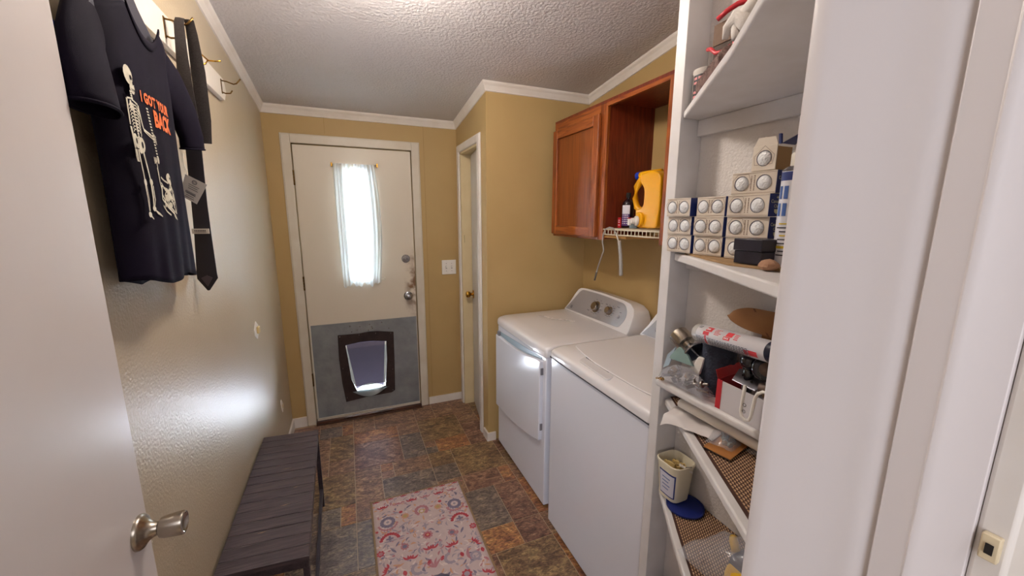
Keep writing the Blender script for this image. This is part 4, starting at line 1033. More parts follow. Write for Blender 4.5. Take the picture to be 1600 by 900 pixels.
for i in range(4): st([(1.061+.0025*i, 1.699), (1.060+.0035*i, 1.684), (1.062+.003*i, 1.674)], .0018)
st([(1.113, 1.793), (1.120, 1.760), (1.124, 1.748)], .0048, .0034); st([(1.124, 1.748), (1.148, 1.742), (1.160, 1.738)], .0034, .0028); st([(1.124, 1.745), (1.158, 1.733)], .0022)
for i in range(4): st([(1.158, 1.741-.003*i), (1.168, 1.744-.004*i), (1.176, 1.739-.005*i)], .0018)
for i in range(17): st([(1.150+.0009*i, 1.796-.0062*i), (1.158+.0009*i, 1.796-.0062*i)], .0028)
blob(1.170, 1.690, .005, .009)
for i in range(6): st([(1.082, 1.724-.004*i), (1.094, 1.724-.004*i)], .0026)
blob(1.074, 1.716, .011, .015, rot=.3); blob(1.103, 1.712, .015, .016, rot=-.3); blob(1.092, 1.700, .009, .007)
blob(1.075, 1.716, .004, .006, off=.0021, mbx=eye); blob(1.104, 1.712, .005, .007, off=.0021, mbx=eye)
st([(1.078, 1.700), (1.083, 1.660), (1.086, 1.637)], .0062, .0050); blob(1.086, 1.634, .0085, .008)
st([(1.084, 1.628), (1.086, 1.600), (1.083, 1.574)], .0062, .004); st([(1.091, 1.627), (1.093, 1.600), (1.088, 1.574)], .0028)
blob(1.083, 1.567, .012, .006)
for i in range(4): st([(1.086+.003*i, 1.566-.001*i), (1.096+.003*i, 1.560-.001*i)], .0022)
st([(1.104, 1.698), (1.114, 1.662), (1.119, 1.640)], .0060, .0045); blob(1.120, 1.637, .0075, .0075)
st([(1.119, 1.631), (1.119, 1.604), (1.115, 1.584)], .0058, .0038); st([(1.126, 1.630), (1.126, 1.600), (1.119, 1.584)], .0026)
blob(1.116, 1.580, .008, .006)
for i in range(5): st([(1.119+.002*i, 1.578-.002*i), (1.136+.002*i, 1.569-.0015*i)], .0022)
# crouching figure
blob(1.206, 1.652, .012, .012); blob(1.212, 1.643, .007, .007); blob(1.210, 1.652, .0035, .003, off=.0021, mbx=eye)
for i in range(7): st([(1.170+.005*i, 1.632-.004*i), (1.192+.005*i, 1.626-.004*i)], .0024)
st([(1.158, 1.672), (1.160, 1.640), (1.166, 1.620)], .0042, .003); st([(1.150, 1.680), (1.158, 1.690), (1.160, 1.672)], .0028)
for i in range(4): st([(1.149+.004*i, 1.684), (1.150+.004*i, 1.694)], .0018)
st([(1.168, 1.634), (1.160, 1.602), (1.190, 1.586), (1.215, 1.572)], .0050, .0038); st([(1.190, 1.622), (1.214, 1.628), (1.232, 1.600), (1.216, 1.584)], .0050, .0036)
for i in range(8): st([(1.176+.006*i, 1.610-.003*i), (1.186+.006*i, 1.622-.004*i)], .0022)
st([(1.212, 1.636), (1.230, 1.622), (1.236, 1.598)], .0034); st([(1.176, 1.590), (1.198, 1.574), (1.222, 1.562)], .0042)
st([(1.222, 1.606), (1.238, 1.596), (1.242, 1.580), (1.232, 1.570), (1.220, 1.576)], .0030)
for i in range(5): st([(1.205+.005*i, 1.566-.001*i), (1.214+.005*i, 1.558-.001*i)], .0020)
blob(1.186, 1.606, .010, .008)
for i in range(9):
    st([(1.166+.007*i, 1.640-.0075*i), (1.180+.007*i, 1.628-.0070*i)], .0024); st([(1.205-.003*i, 1.640-.005*i), (1.214-.003*i, 1.630-.005*i)], .0022)
for i in range(7): st([(1.196+.006*i, 1.612-.006*i), (1.204+.006*i, 1.600-.005*i), (1.212+.004*i, 1.594-.004*i)], .0024)
st([(1.170, 1.652), (1.184, 1.645), (1.200, 1.640)], .0036); st([(1.164, 1.612), (1.176, 1.600), (1.172, 1.584)], .0040); blob(1.196, 1.590, .008, .006); blob(1.222, 1.612, .007, .006)
st([(1.160, 1.588), (1.176, 1.574), (1.190, 1.566)], .0034)
ink('skeleton_print', bo, m_bone)['kind'] = 'stuff'; eye_o = ink('skeleton_print', eye, m_tee); eye_o['kind'] = 'stuff'
def shmap(y0_, z0_, ky, slope=0): return lambda a, b_: Vector(S(y0_+a*ky, z0_+b_+a*slope, .0018))
text('lettering', 'I GOT YOUR', .0300, m_orange, sh, shmap(1.133, 1.8075, .80, -.01), thick=.0014, spacing=1.05)['label'] = 'orange words I GOT YOUR'
text('lettering', 'BACK', .0480, m_orange, sh, shmap(1.182, 1.766, .76, -.01), thick=.0022, spacing=1.0)['label'] = 'orange word BACK'
# price tag on a string under the sleeve
tg = thing('price_tag', 'white cardboard price tag dangling below the t-shirt sleeve in front of the tie', 'tag', (-.40, 1.40, 1.64))
m_tagc = M('tag card', 'd2ccc4', .5); m_ink = M('dark ink', '3c3a44', .6)
TL, TR, BR, BL = Vector((-.409, 1.40, 1.680)), Vector((-.362, 1.402, 1.652)), Vector((-.392, 1.40, 1.597)), Vector((-.427, 1.398, 1.621))
TLa = Vector((-.409, 1.40, 1.680)); 
MB().poly([TL, TR, BR, BL], (0, .0008, 0)).build('card', m_tagc, tg)
MB().tube([(-.407, 1.40, 1.735), (-.409, 1.398, 1.71), (-.404, 1.3995, 1.676)], .0008, 5).build('string', m_white, tg)
uvt = lambda a, b_: TL.lerp(TR, a).lerp(BL.lerp(BR, a), b_)+Vector((0, -.0006, 0))
mb = MB()
for r_ in range(7):
    b0 = .32+.085*r_ + (.06 if r_ > 2 else 0)
    if r_ == 3:
        for k in range(9): mb.poly([uvt(.22+.06*k, b0), uvt(.22+.06*k+.035, b0), uvt(.22+.06*k+.035, b0+.09), uvt(.22+.06*k, b0+.09)])
    else: mb.poly([uvt(.25+.02*(r_ % 3), b0), uvt(.78-.05*(r_ % 2), b0), uvt(.78-.05*(r_ % 2), b0+.022), uvt(.25+.02*(r_ % 3), b0+.022)])
for i in range(12):
    a0, a1 = 2*PI*i/12, 2*PI*(i+1)/12
    for (ra, rb) in ((.09, .12), (.04, .06)): mb.poly([uvt(.48+ra*math.cos(a0), .17+ra*.8*math.sin(a0)), uvt(.48+rb*math.cos(a0), .17+rb*.8*math.sin(a0)), uvt(.48+rb*math.cos(a1), .17+rb*.8*math.sin(a1)), uvt(.48+ra*math.cos(a1), .17+ra*.8*math.sin(a1))])
mb.build('tag_print', m_ink, tg)['kind'] = 'stuff'

# tie draped over the first hook
m_tie = M('black woven tie', '262122', .6, var=(220, '383232', .3), bump=(400, .5, .001), stretch=(1, 1, 2.5))
m_tie2 = M('black tie lining', '1e1a22', .5, bump=(300, .3, .001))
tt = thing('necktie', 'black necktie draped over the first visible brass hook', 'necktie', (-.41, 1.55, 1.34))
def strip(name, rows, mat, th=.003):
    """rows: (x left, x right, y, z)"""
    vs = []
    for (a, b_, y, z) in rows: vs += [(a, y, z), ((a+b_)/2, y-.0025, z), (b_, y, z), (b_, y+th, z), ((a+b_)/2, y+th, z), (a, y+th, z)]
    fs = []
    for i in range(len(rows)-1):
        for j in range(6): fs.append((i*6+j, i*6+(j+1) % 6, (i+1)*6+(j+1) % 6, (i+1)*6+j))
    fs.append([0, 1, 2, 3, 4, 5][::-1]); k = (len(rows)-1)*6; fs.append([k+j for j in range(6)])
    return MB().add(vs, fs).build(name, mat, tt, smooth=True, angle=50)
strip('back_strand', [(-.402, -.379, 1.548, 2.135), (-.403, -.376, 1.556, 2.10), (-.408, -.372, 1.570, 2.00), (-.410, -.374, 1.574, 1.86), (-.412, -.380, 1.574, 1.79)], m_tie)
strip('front_strand', [(-.424, -.402, 1.552, 2.138), (-.426, -.402, 1.540, 2.12), (-.428, -.401, 1.532, 2.05), (-.436, -.400, 1.535, 1.94), (-.438, -.399, 1.545, 1.86)], m_tie)
strip('blade', [(-.441, -.408, 1.556, 1.90), (-.445, -.404, 1.556, 1.76), (-.448, -.407, 1.550, 1.60), (-.451, -.406, 1.546, 1.50), (-.458, -.404, 1.542, 1.38), (-.458, -.403, 1.542, 1.363), (-.435, -.429, 1.542, 1.324)], m_tie2)
MB().box(-.453, -.409, 1.5375, 1.5435, 1.508, 1.524).build('label_strip', M('pale woven label', 'c4beb4', .6), tt)
mb = MB()
for k in range(7): mb.box(-.446+k*.0044, -.4435+k*.0044, 1.5370, 1.5376, 1.5155, 1.5200)
for k in range(12): mb.box(-.446+k*.0026, -.4445+k*.0026, 1.5370, 1.5376, 1.5118, 1.5135)
mb.build('label_print', m_ink, tt)['kind'] = 'stuff'
MB().poly([(-.447, 1.5380, 1.366), (-.431, 1.5380, 1.374), (-.416, 1.5380, 1.366), (-.432, 1.5380, 1.337)], (0, .001, 0)).build('blade_lining', M('tie lining sheen', '463c44', .35), tt)

# plates on the left wall
t = thing('wall_plate', 'small white hexagonal plate with a yellowed knob on the left wall', 'wall plate', (XL, 2.305, .983))
MB().prism([(2.255, .995), (2.300, 1.030), (2.345, 1.000), (2.350, .965), (2.305, .935), (2.258, .965)], 'x', XL, XL+.005).build('plate', m_white, t, bevel=.0015)
MB().box(XL+.005, XL+.016, 2.292, 2.325, .965, 1.0).build('knob', M('yellowed plastic', 'd8c088', .4), t, bevel=.003)
t = thing('outlet_cover', 'small chipped white plate low on the left wall near the back corner', 'wall plate', (XL, 2.75, .345))
MB().prism([(2.72, .385), (2.745, .392), (2.775, .362), (2.79, .325), (2.755, .300), (2.735, .33)], 'x', XL, XL+.004).build('plate', m_white, t, bevel=.001)
MB().box(XL+.004, XL+.009, 2.745, 2.765, .335, .355).build('cover_screw', M('cream plate'), t)
# light switch on the back wall
t = thing('light_switch', 'white double toggle switch plate right of the back door', 'light switch', (.745, YB, 1.158))
MB().box(.686, .803, YB-.006, YB, 1.100, 1.217).build('plate', m_white, t, bevel=.003, seg=3)
for x in (.722, .767):
    MB().box(x-.006, x+.006, YB-.0068, YB-.006, 1.145, 1.171).build('toggle_slot', M('plate shadow', 'b8b2ac', .5), t)
    MB().poly([(x-.0045, YB-.006, 1.153), (x+.0045, YB-.006, 1.153), (x+.0045, YB-.006, 1.166), (x-.0045, YB-.006, 1.166)], (0, -.010, .004)).build('toggle', m_white, t, bevel=.001)
    for z in (1.128, 1.189): MB().lathe([(.0028, 0), (.0028, .0008), (.001, .0012)], (x, YB-.006, z), (0, -1, 0), 8).build('screw', m_dgrey, t)

# ================================================================ corner shelf unit
su = thing('shelf_unit', 'white painted built-in corner shelves between the washer and the doorway', 'shelf', (.75, .55, 0))
MB().box(.841, XF, .844, .879, 0, zc(.86)-.005).build('side_panel', m_shelf, su, bevel=.0015)
E_ = .002
def shelf(ztop, th, front, liner=None, dark=False):
    pts = [(XF-.001, .843)]+front+[(XF-.001, YD+.006)]
    o = MB().prism(pts, 'z', ztop-th, ztop).build('shelf_board', m_shelf, su, bevel=.004, seg=3)
    return pts
top_f = [(.848, .843), (.60, .507), (.487, .371), (.42, .264)]
mid_f = [(.855, .843), (.79, .715), (.70, .56), (.60, .385), (.52, .264)]
wov_f = [(.862, .843), (.595, .363), (.545, .264)]
low_f = [(.864, .843), (.761, .687), (.688, .571), (.49, .264)]
bas_f = [(.866, .843), (.72, .62), (.49, .264)]
shelf(1.842, .018, top_f); shelf(1.465, .022, mid_f); shelf(1.02, .020, wov_f); shelf(.72, .020, low_f); shelf(.36, .020, bas_f)
MB().box(.788, XF-.001, .262, .815, 1.088, 1.110).build('shelf_board', m_shelf, su, bevel=.008, seg=4)
MB().box(.902, XF-.001, .262, .843, 1.782, 1.824).build('ledger', m_shelf, su, bevel=.002)
MB().box(.902, XF-.001, .262, .843, 1.418, 1.443).build('ledger', m_shelf, su, bevel=.002)
MB().box(.902, XF-.001, .262, .843, .66, .70).build('ledger', m_shelf, su, bevel=.002); MB().box(.902, XF-.001, .262, .843, .96, 1.0).build('ledger', m_shelf, su, bevel=.002)
# woven liners: real over-under ribs
m_wova = M('woven liner straw', 'c8a684', .85, var=(90, 'b89470', .4)); m_wovb = M('woven liner brown', '4a3028', .9)
m_wovr = M('woven liner red brown', '6c3424', .9, var=(90, '5a2a1e', .4))
def inside(p, poly):
    c = False; k = len(poly)
    for i in range(k):
        a, b_ = poly[i], poly[i-1]
        if (a[1] > p[1]) != (b_[1] > p[1]) and p[0] < (b_[0]-a[0])*(p[1]-a[1])/(b_[1]-a[1])+a[0]: c = not c
    return c
def liner(z, front, ins, m1, m2):
    poly = [(XF-.004, .838)]+[(x+ins, y) for x, y in front]+[(XF-.004, YD+.01)]
    MB().prism(poly, 'z', z+.0003, z+.0012).build('woven_liner', m2, su)
    mb = MB(); p = .0095; q = .0062
    d = Vector((front[-1][0]-front[0][0], front[-1][1]-front[0][1])).normalized(); nrm = Vector((d.y, -d.x))
    if nrm.x < 0: nrm = -nrm
    o = Vector(front[0])
    for i in range(0, 85):
        for j in range(0, 70):
            c = o + d*((i+(.5 if j % 2 else 0))*p) + nrm*(ins+.004+j*q)
            if not inside((c.x, c.y), poly): continue
            a = d*.0036; b_ = nrm*.0021
            P = [c-a-b_*.6, c-b_, c+a-b_*.6, c+a+b_*.6, c+b_, c-a+b_*.6]; zz = [.0012, .0026, .0012, .0012, .0026, .0012]
            mb.add([(v.x, v.y, z+h) for v, h in zip(P, zz)], [(0, 1, 4, 5), (1, 2, 3, 4)])
    o2 = mb.build('woven_liner_ribs', m1, su); o2['kind'] = 'stuff'
liner(1.02, wov_f, .022, m_wova, m_wovb); liner(.72, low_f, .020, m_wova, m_wovb); liner(.36, bas_f, .018, m_wovr, m_wovb)

# ---------------------------------------------------------------- golf ball boxes
m_cart = M('cream carton', 'ddd2c4', .6, var=(30, 'd4c8b8', .4)); m_navy = M('navy carton', '1a2a68', .45); m_ball = M('golf ball', 'e6e8ea', .3)
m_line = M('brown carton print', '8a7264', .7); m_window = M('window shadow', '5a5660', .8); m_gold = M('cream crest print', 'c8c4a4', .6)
nb = m_ball.node_tree.nodes; lb = m_ball.node_tree.links
vo = nb.new('ShaderNodeTexVoronoi'); vo.inputs['Scale'].default_value = 260; tc = nb.new('ShaderNodeTexCoord'); lb.new(tc.outputs['Object'], vo.inputs['Vector'])
bp = nb.new('ShaderNodeBump'); bp.inputs['Strength'].default_value = .6; bp.inputs['Distance'].default_value = .002; lb.new(vo.outputs['Distance'], bp.inputs['Height']); lb.new(bp.outputs[0], nb['Principled BSDF'].inputs['Normal'])
def golf_box(xf, ya, yb, z0_, lab, rot=0, seal=None, two=True, h=.0470, crest=True, depth=.047):
    """front face at x=xf facing -x, near end at ya"""
    t = thing('golf_ball_box', lab, 'golf ball box', (xf+depth/2, (ya+yb)/2, z0_), 'golf ball boxes on the middle shelf')
    c = Vector((xf+depth/2, (ya+yb)/2, z0_)); R = Matrix.Translation(c) @ Matrix.Rotation(math.radians(rot), 4, 'Z') @ Matrix.Translation(-c)
    def fin(mb, name, mat, **k): mb.xf(R); return mb.build(name, mat, t, **k)
    fin(MB().box(xf+.0008, xf+depth, ya+.0006, yb, z0_, z0_+h), 'carton', m_cart, bevel=.0008)
    fin(MB().box(xf+.0012, xf+depth-.0004, ya-.0002, ya+.0006, z0_+.0004, z0_+h-.0004), 'end_panel', m_navy)['label'] = 'navy end panel'
    L_ = yb-ya; cs = (ya+L_*.26, ya+L_*.76) if two else (ya+L_*.5,)
    for cy in cs:
        zz = z0_+h*.50
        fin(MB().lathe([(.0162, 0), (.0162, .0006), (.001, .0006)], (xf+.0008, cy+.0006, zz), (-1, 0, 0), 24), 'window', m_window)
        fin(MB().lathe([(.0150, 0), (.0138, .0020), (.0105, .0040), (.0055, .0054), (.0001, .0058)], (xf+.0005, cy-.0008, zz-.0005), (-1, 0, 0), 22), 'golf_ball', m_ball, smooth=True)
    mb = MB()
    for (a, b_, c_, d_) in ((ya+.002, yb-.002, z0_+.0025, z0_+.0031), (ya+.002, yb-.002, z0_+h-.0031, z0_+h-.0025)): mb.box(xf+.0002, xf+.0008, a, b_, c_, d_)
    ym = ya+L_*.51
    for col in (-.0035, .0035):
        for k in range(9):
            l = rnd.uniform(.0016, .0030); mb.box(xf+.0002, xf+.0008, ym+col-.0009, ym+col+.0009, z0_+.008+k*.0036, z0_+.008+k*.0036+l)
    if seal is not None and two:       # crest outline round one window
        cy = cs[seal]; pts = [(cy-.022, z0_+.026), (cy-.014, z0_+h-.004), (cy+.010, z0_+h-.004), (cy+.021, z0_+.030), (cy+.014, z0_+.010), (cy-.012, z0_+.008)]
        for i in range(6):
            a, b_ = Vector(pts[i]), Vector(pts[(i+1) % 6]); d = (b_-a).normalized()*.00035; p = Vector((-d.y, d.x))
            mb.add([(xf+.0002, a.x+p.x, a.y+p.y), (xf+.0002, a.x-p.x, a.y-p.y), (xf+.0002, b_.x-p.x, b_.y-p.y), (xf+.0002, b_.x+p.x, b_.y+p.y)], [(0, 1, 2, 3)])
    fin(mb, 'carton_print', m_line)['kind'] = 'stuff'
    if crest:
        mb = MB(); yy_ = ya-.0004; xc = xf+depth/2
        def q(u0, u1, v0, v1): mb.add([(xc+u0, yy_, z0_+v0), (xc+u1, yy_, z0_+v0), (xc+u1, yy_, z0_+v1), (xc+u0, yy_, z0_+v1)], [(0, 1, 2, 3)])
        mb.add([(xc-.007, yy_, z0_+.015), (xc-.006, yy_, z0_+.009), (xc, yy_, z0_+.005), (xc+.006, yy_, z0_+.009), (xc+.007, yy_, z0_+.015)], [(0, 1, 2, 3, 4)])
        q(-.003, .003, .0385, .040); q(-.001, .001, .037, .042)
        fin(mb, 'crest_print', m_gold)['kind'] = 'stuff'
        Rm = lambda a, b_: R @ Vector((a, yy_, b_))
        for s_, v_, sz in (('Canadian', .028, .0098), ('Club', .0185, .0090)):
            text('end_lettering', s_, sz, m_gold, t, lambda a, b_, v_=v_: Rm(xc+a, z0_+v_+b_), align='CENTER', thick=.0001)
    return t
H_ = .0478; Z0 = 1.4715
rows = [('bottom', 0), ('second', 1), ('third', 2)]
# x positions differ a little so that ends show
cols = [('far', .819, .760, .842, (1, 0, 1)), ('middle', .822, .666, .750, (0, 1, 0)), ('near', .815, .552, .653, (0, 1, 1))]
ddx = {(0, 0): (.004, 0), (0, 1): (.002, 0), (0, 2): (-.006, -1.5), (1, 0): (0, 0), (1, 1): (-.004, 3), (1, 2): (0, -2), (2, 0): (0, 0), (2, 1): (-.001, 1), (2, 2): (-.006, -2.5)}
for ci, (cn, xf, ya, yb, seals) in enumerate(cols):
    for rn, ri in rows:
        dx_, rt = ddx[(ci, ri)]
        lab = {'far': 'cream and navy golf ball box beside the side panel, %s of its three', 'middle': 'cream and navy golf ball box in the middle stack, %s of its three', 'near': 'cream and navy golf ball box by the spray can, %s from the bottom'}[cn] % \
            ({0: 'lowest', 1: 'central', 2: 'topmost'}[ri] if cn != 'near' else {0: 'first', 1: 'second', 2: 'third'}[ri])
        golf_box(xf+dx_, ya+(.002 if ri == 1 else 0), yb, Z0+ri*H_, lab, rt, seals[ri], crest=(ci == 2), depth=.046)
golf_box(.817, .553, .652, Z0+3*H_, 'golf ball box crowning the near stack, directly under the open carton', 3, 1, depth=.048)
# open carton on top
t = thing('open_carton', 'opened cream and navy golf ball carton standing on top of the near stack', 'carton', (.85, .58, Z0+4*H_))
zo = Z0+4*H_+.0006
MB().box(.822, .8245, .560, .612, zo, zo+.050).build('front_panel', m_cart, t, bevel=.0005)
MB().prism([(.560, zo+.050), (.612, zo+.050), (.603, zo+.068), (.566, zo+.066)], 'x', .823, .8245).build('top_flap', m_cart, t)
MB().box(.8245, .870, .609, .612, zo, zo+.048).build('far_panel', m_cart, t); MB().box(.868, .870, .560, .609, zo, zo+.048).build('back_panel', m_cart, t)
MB().box(.8245, .868, .5595, .5605, zo, zo+.046).build('near_panel', M('tan inner board', 'a8865a', .7), t)
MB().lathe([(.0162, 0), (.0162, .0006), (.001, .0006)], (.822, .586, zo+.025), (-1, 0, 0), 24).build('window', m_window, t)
MB().lathe([(.0150, 0), (.0138, .0020), (.0105, .0040), (.0055, .0054), (.0001, .0058)], (.8215, .585, zo+.0245), (-1, 0, 0), 22).build('golf_ball', m_ball, t, smooth=True)
mb = MB()
pts = [(.564, zo+.030), (.586, zo+.050), (.608, zo+.030), (.606, zo+.012), (.567, zo+.012)]
for i in range(5):
    a, b_ = Vector(pts[i]), Vector(pts[(i+1) % 5]); d = (b_-a).normalized()*.00035; p = Vector((-d.y, d.x))
    mb.add([(.8216, a.x+p.x, a.y+p.y), (.8216, a.x-p.x, a.y-p.y), (.8216, b_.x-p.x, b_.y-p.y), (.8216, b_.x+p.x, b_.y+p.y)], [(0, 1, 2, 3)])
mb.build('crest_outline', m_line, t)['kind'] = 'stuff'
MB().poly([(.8246, .5555, zo+.050), (.8246, .5580, zo+.070), (.8246, .5620, zo+.070), (.8246, .5600, zo+.050)], (.006, 0, 0)).build('navy_edge', m_navy, t)
MB().poly([(.828, .555, zo+.050), (.868, .555, zo+.050), (.880, .515, zo+.083), (.840, .500, zo+.078)], (0, 0, .0012)).build('navy_flap', m_navy, t)['label'] = 'navy lid flap folded up'
# cardboard sheet, tin, spray can
t = thing('cardboard_sheet', 'brown cardboard sheet under the golf ball boxes', 'cardboard', (.85, .6, 1.4655))
MB().prism([(.905, .838), (.848, .800), (.775, .66), (.735, .575), (.74, .40), (.905, .40)], 'z', 1.4655, 1.4705).build('sheet', M('brown cardboard', 'a88864', .8, var=(25, '94754f', .4), bump=(60, .3, .001)), t)
t = thing('tin_box', 'small worn black metal box in front of the near golf ball stack', 'box', (.75, .53, 1.4705))
m_tin = M('worn black paint', '1c1a24', .35, var=(14, '2e2a38', .3))
MB().poly([(.744, .572, 1.4720), (.742, .512, 1.4720), (.800, .500, 1.4720), (.802, .566, 1.4720)], (0, 0, .026)).build('base', m_tin, t, bevel=.0015)
MB().poly([(.742, .574, 1.4985), (.740, .511, 1.4985), (.801, .499, 1.4985), (.803, .568, 1.4985)], (0, 0, .024)).build('lid', m_tin, t, bevel=.0015)
mb = MB()
for k in range(7):
    y = rnd.uniform(.52, .565); z = rnd.uniform(1.477, 1.515); r = rnd.uniform(.0012, .003)
    mb.poly([(.7405+.0006*math.sin(y*50), y+r*math.cos(a), z+r*math.sin(a)*rnd.uniform(.5, 1)) for a in [PI/3*i for i in range(6)]])
t = thing('spray_can', 'upright spray can with white, navy and yellow label at the doorway end of the shelf', 'spray can', (.795, .49, 1.4705))
cc = (.795, .497)
def band(name, z0_, z1_, mat, r=.0245): return MB().lathe([(r, 0), (r, z1_-z0_)], (cc[0], cc[1], z0_), (0, 0, 1), 28).build(name, mat, t, smooth=True, angle=40)
band('can_body', 1.4710, 1.652, M('can white', 'dcdce4', .25, .1))
band('navy_band', 1.634, 1.650, m_navy, .0247)
MB().lathe([(.0245, 0), (.0252, .002), (.020, .008), (.016, .010), (.0001, .010)], (cc[0], cc[1], 1.651), (0, 0, 1), 28).build('rim', m_chrome, t, smooth=True, angle=40)
MB().lathe([(.013, 0), (.013, .022), (.011, .026), (.0001, .027)], (cc[0], cc[1], 1.660), (0, 0, 1), 18).build('nozzle_cap', M('cream cap', 'd4ccc0', .4), t, smooth=True, angle=40)
MB().lathe([(.008, 0), (.008, .020), (.0001, .021)], (cc[0]+.004, cc[1]-.01, 1.684), (0, 0, 1), 12).build('trigger', M('red plastic', 'c8303a', .35), t, smooth=True, angle=40)
mb = MB(); mn_ = MB(); my = MB()
def cyl(u, v, r=.0250): a = math.radians(150)+u/.0245; return (cc[0]+r*math.cos(a), cc[1]+r*math.sin(a), v)
def lab(mbx, u0, u1, v0, v1):
    n_ = max(1, int((u1-u0)/.003)); 
    for i in range(n_):
        a, b_ = u0+(u1-u0)*i/n_, u0+(u1-u0)*(i+1)/n_; mbx.add([cyl(a, v0), cyl(b_, v0), cyl(b_, v1), cyl(a, v1)], [(0, 1, 2, 3)])
for r_ in range(2):
    for c_ in range(4): lab(mn_, -.004+c_*.012, .004+c_*.012, 1.600-r_*.032, 1.624-r_*.032)
for k in range(9):
    lab(mb if k % 3 else my, .0+rnd.uniform(0, .01), .030+rnd.uniform(0, .014), 1.552-k*.0075, 1.5545-k*.0075)
lab(my, -.004, .05, 1.506, 1.511)
mb.build('label_text', m_ink, t)['kind'] = 'stuff'; mn_.build('label_blocks', M('label blue', '42609c', .4), t)['kind'] = 'stuff'; my.build('label_stripes', M('label yellow', 'd0b030', .4), t)['kind'] = 'stuff'
t = thing('crumpled_paper', 'small crumpled brown paper wad on the middle shelf beside the black tin', 'paper', (.725, .485, 1.465))
mb = MB().ball((.730, .487, 1.4765), .0155, 14, (.9, 1.2, .72)); mb.v = [v+Vector((mn.noise(v*90), mn.noise(v*90+Vector((5, 5, 5))), mn.noise(v*90+Vector((9, 9, 9)))*.5))*.004 for v in mb.v]
mb.build('wad', M('brown paper', 'a07a60', .85), t, smooth=False)
# ================================================================ things on the top shelf
m_red = M('red plastic', 'c8303a', .35)
t = thing('can', 'small white can with black and pink label on the top shelf', 'can', (.876, .806, 1.8425))
cc2 = (.878, .802)
MB().lathe([(.031, 0), (.033, .003), (.033, .083), (.0345, .085), (.0345, .092), (.030, .093), (.029, .08), (.001, .08)], (cc2[0], cc2[1], 1.8425), (0, 0, 1), 28).build('can_body', M('can cream', 'd8d0c8', .4), t, smooth=True, angle=40)
def wrap2(name, mat, c, r, a0, a1, z0_, z1_): return MB().grid(lambda u, v: (c[0]+r*math.cos(math.radians(a0+(a1-a0)*u)), c[1]+r*math.sin(math.radians(a0+(a1-a0)*u)), z0_+(z1_-z0_)*v), 14, 1).build(name, mat, t, smooth=True)
wrap2('label', M('black label', '262228', .5), cc2, .0334, 150, 250, 1.850, 1.920)
mb = MB()
for k in range(6):
    for j, (a0, a1) in enumerate(((160, 178), (184, 205+4*(k % 3)), (212, 232))):
        if (k+j) % 4 == 3: continue
        z0_ = 1.854+k*.011
        mb.grid(lambda u, v: (cc2[0]+.0338*math.cos(math.radians(a0+(a1-a0)*u)), cc2[1]+.0338*math.sin(math.radians(a0+(a1-a0)*u)), z0_+.006*v), 4, 1)
mb.build('label_print', M('pink print', 'd88c8c', .5), t)['kind'] = 'stuff'
t = thing('tape_roll', 'small white and red roll at the front edge of the top shelf', 'tape', (.868, .756, 1.8425))
tc_ = (.838, .812)
MB().lathe([(.001, 0), (.0165, 0), (.0165, .018), (.001, .018)], (tc_[0]+.01, tc_[1]-.05, 1.8425), (0, 0, 1), 22).build('red_side', m_red, t, smooth=True, angle=40)
MB().lathe([(.017, 0), (.017, .006), (.014, .012), (.001, .013)], (tc_[0]+.01, tc_[1]-.05, 1.8605), (0, 0, 1), 22).build('white_top', m_white, t, smooth=True, angle=40)
t = thing('brown_box', 'brown cardboard box with a darker side standing on the top shelf', 'box', (.875, .66, 1.8425))
m_cb = M('brown box board', '7c6450', .75, var=(18, '6a5242', .4)); m_cb2 = M('dark box side', '54443a', .75, var=(18, '48382e', .4))
MB().box(.838, .915, .60, .755, 1.8425, 1.965).build('carton', m_cb2, t, bevel=.001); MB().box(.836, .916, .598, .757, 1.965, 2.012).build('lid', m_cb, t, bevel=.001)
mb = MB(); 
t2 = thing('roller_sleeve', 'fuzzy pinkish brown paint roller sleeve lying along the top shelf edge', 'paint roller', (.80, .71, 1.8425))
m_fuzz = M('pink brown nap', '9c7f78', .95, var=(70, '6e5850', .35), bump=(260, 1.0, .006))
rs = MB(); A, B = Vector((.812, .742, 1.868)), Vector((.706, .590, 1.868)); dv = (B-A)
rs.lathe([(.010, 0), (.024, .001), (.0255, .01), (.0255, dv.length-.01), (.024, dv.length-.001), (.010, dv.length)], A, dv, 40)
rs.v = [v + Vector((mn.noise(v*180), mn.noise(v*180+Vector((7, 1, 3))), mn.noise(v*180+Vector((2, 8, 5)))))*.003 for v in rs.v]
rs.build('nap', m_fuzz, t2, smooth=True)
fz = MB()
for k in range(1400):
    q = rnd.random(); an = rnd.uniform(0, 2*PI); a = dv.normalized(); s_ = a.cross(Vector((0, 0, 1))).normalized(); u_ = s_.cross(a)
    p = A+dv*q+(s_*math.cos(an)+u_*math.sin(an))*.0245; d = (s_*math.cos(an)+u_*math.sin(an))*rnd.uniform(.003, .006)+a*rnd.uniform(-.002, .002)
    w = a*.0010; fz.add([p-w, p+w, p+d], [(0, 1, 2)])
fz.build('nap_fibres', m_fuzz, t2)['kind'] = 'stuff'
t = thing('red_hook', 'thick red coated bent hook lying on top of the brown box', 'hook', (.86, .68, 2.012))
MB().tube([(.828, .742, 2.018), (.832, .722, 2.028), (.838, .70, 2.034), (.845, .68, 2.034), (.85, .66, 2.028), (.86, .645, 2.020)], .0058, 10).build('bend', m_red, t, smooth=True)
t = thing('red_strap', 'red strap lying across the front of the brown box', 'strap', (.82, .72, 1.9))
MB().tube([(.822, .757, 1.958), (.815, .742, 1.953), (.812, .725, 1.938), (.812, .70, 1.934), (.815, .688, 1.942)], [.0045]*5, 8).build('strap', m_red, t, smooth=True)
MB().box(.812, .822, .672, .684, 1.936, 1.948).build('strap_end', m_red, t, bevel=.002)
